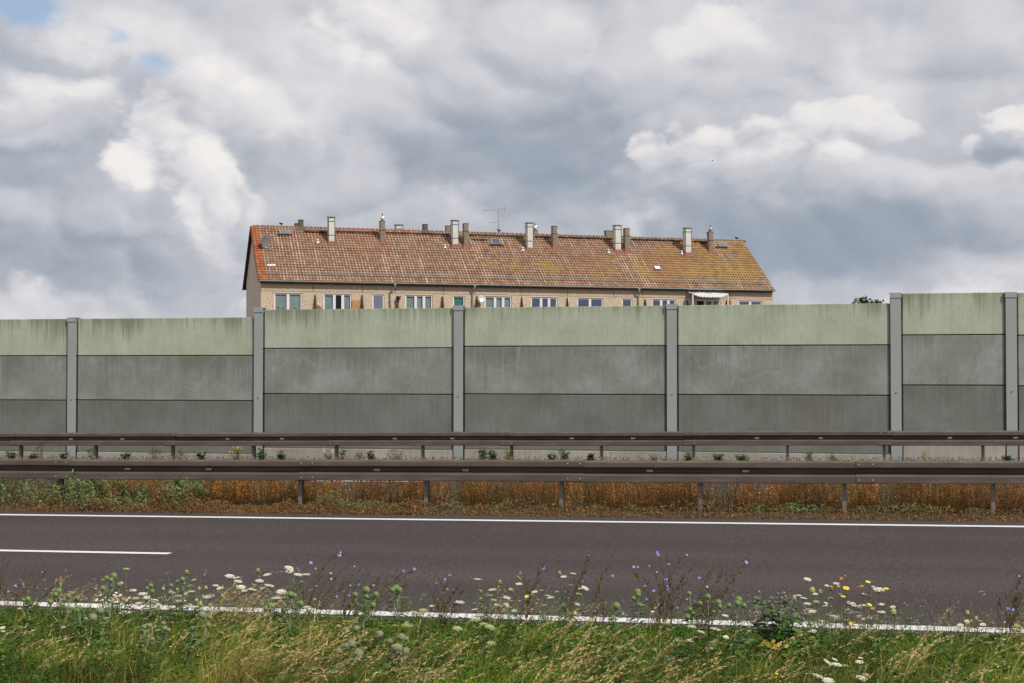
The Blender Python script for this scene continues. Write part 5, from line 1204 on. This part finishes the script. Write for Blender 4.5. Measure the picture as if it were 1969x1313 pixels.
st.build('stem', M['stemdark'], root); lm.build('leaf', M['leafgreen'], root); tag(yl.build('leaf', M['leafyellow'], root), 'wilted yellow leaves')

# weeds along the barrier
def weed(label, px, ytop, kind, Y=29.6, spread=14):
    b = gpt(px, Y); b.z = gz(b.x, Y); root = empty('weed', b); tag(root, label, 'weed', 'weeds before the noise barrier'); top = (at(px, ytop, Y).z - b.z) * 1.12; k = Y * 1.02 / FPX; w = spread * k
    st = MB(); lm = MB(); fl = MB(); n = {'leafy': 5, 'spike': 2, 'dry': 7, 'yellow': 7, 'white': 7, 'carrot': 10, 'grass': 26}[kind]
    for i in range(n):
        f = (i + .5) / n * 2 - 1; q = Vector((f * w * random.uniform(.7, 1.1), random.uniform(-.1, .1), top * random.uniform(.6, 1.0) * (1 - .25 * abs(f)))); path = arc((f * w * .2, 0, 0), q, .06, 5)
        st.tube(path, [.007, .006, .005, .004, .003] if kind != 'grass' else [.005, .005, .004, .004, .002], 4, 0, False)
        if kind in ('leafy', 'spike'): leaves(lm, path, 30, .095, 0, .1, 1, .3)
        elif kind in ('yellow', 'white', 'carrot'): leaves(lm, path, 10, .06, 0, .0, .8, .25)
        if kind == 'yellow':
            for j in range(5): fl.ell(q + Vector((random.gauss(0, .03), 0, random.gauss(-.02, .03))), .012, 5, 4, 0)
        if kind == 'white':
            for j in range(4): fl.ell(q + Vector((random.gauss(0, .03), 0, random.gauss(-.02, .03))), .016, 5, 4, 0)
        if kind == 'carrot':
            for j in range(16): a = random.uniform(0, 6.28); r = random.uniform(0, .07); fl.ell(q + Vector((r * math.cos(a), r * math.sin(a), .012)), (.018, .018, .010), 5, 3, 0)
        if kind == 'dry':
            for j in range(7): e = q + Vector((random.gauss(0, .06), random.gauss(0, .04), random.uniform(-.1, .06))); st.tube([q - Vector((0, 0, .08)), e], [.003, .002], 3, 0, False)
    sm = {'dry': 'straw' if 'pale' in label else 'stembrown', 'grass': 'stemgreen'}.get(kind, 'stemgreen')
    st.build('stem', M[sm], root)
    if lm.v: lm.build('leaf', M['leafgrey' if 'grey' in label else 'leafgreen'], root)
    if fl.v: fl.build('flower', M['yellow' if kind == 'yellow' else 'cream'], root)
for a in [('leafy weed by the leftmost visible post of the far guard rail', 20, 866, 'leafy', 29.6, 16), ('dry brown umbrella-shaped weed rising over the far guard rail at left', 76, 838, 'dry', 28.6, 14),
          ('leafy weed at the foot of the dry umbrella-shaped one', 62, 868, 'leafy'), ('weed just left of the leftmost barrier post', 120, 868, 'leafy', 29.6, 10), ('narrow green weed with an upright spike right of the leftmost barrier post', 174, 861, 'spike', 29.6, 5),
          ('low leafy weed in the middle of the second barrier bay', 240, 868, 'leafy', 29.6, 12), ('thin dry weed beside the third far guard rail post', 296, 860, 'dry', 29.6, 12), ('brown bushy weed with dry leaves right of a guard rail post', 343, 862, 'dry', 29.6, 10),
          ('wispy weed left of the yellow ragwort', 385, 866, 'leafy', 29.6, 10), ('weed with many small yellow flowers left of the second barrier post', 453, 857, 'yellow', 29.4, 17), ('weed at the foot of the second barrier post', 502, 862, 'leafy', 29.6, 12),
          ('compact dark green weed right of the second barrier post', 540, 865, 'leafy', 29.6, 9), ('weed with pale white seed heads in the third barrier bay', 631, 863, 'white', 29.5, 12), ('tall dark green weed beside the guard rail post in the third bay', 656, 854, 'spike', 29.4, 6),
          ('reddish thin weed right of the tall dark green one', 690, 868, 'dry', 29.6, 10), ('leafy weed left of the cream flowering clump', 713, 866, 'leafy', 29.6, 8), ('wide clump of cream umbels behind the front guard rail', 760, 866, 'carrot', 29.3, 22),
          ('upright leafy weed right of the third barrier post', 928, 860, 'leafy', 29.6, 9), ('leafy weed leaning right before the tall dark one', 947, 862, 'leafy', 29.6, 9), ('tallest dark leafy weed behind a guard rail post, mid picture', 977, 852, 'spike', 28.9, 8),
          ('pale dry grass tuft showing above the far guard rail', 974, 822, 'dry', 29.6, 12), ('grey-green leafy weed in the fourth barrier bay', 1086, 860, 'leafy', 29.6, 11), ('small grey-green weed left of the grey-green leafy one', 1060, 870, 'leafy', 29.6, 8),
          ('small weed tuft left of a post in the fourth bay', 1137, 870, 'leafy', 29.6, 9), ('bright green grass tuft left of the fourth barrier post', 1258, 868, 'grass', 29.6, 12), ('small leafy weed left of a post in the fifth bay', 1324, 870, 'leafy', 29.6, 7),
          ('small leafy weed with round leaves in the fifth bay', 1383, 872, 'leafy', 29.6, 11), ('low spreading weed in the middle of the fifth bay', 1428, 872, 'leafy', 29.6, 12), ('slender upright weed before the fifth bay, right part', 1558, 865, 'spike', 29.6, 5),
          ('thin twiggy weed near the right end of the fifth bay', 1603, 872, 'dry', 29.6, 9), ('single curved dry stalk before the pale plinth at right', 1779, 866, 'dry', 29.6, 4), ('small weed at the foot of the rightmost barrier post', 1940, 874, 'leafy', 29.6, 8)]:
    weed(*a)
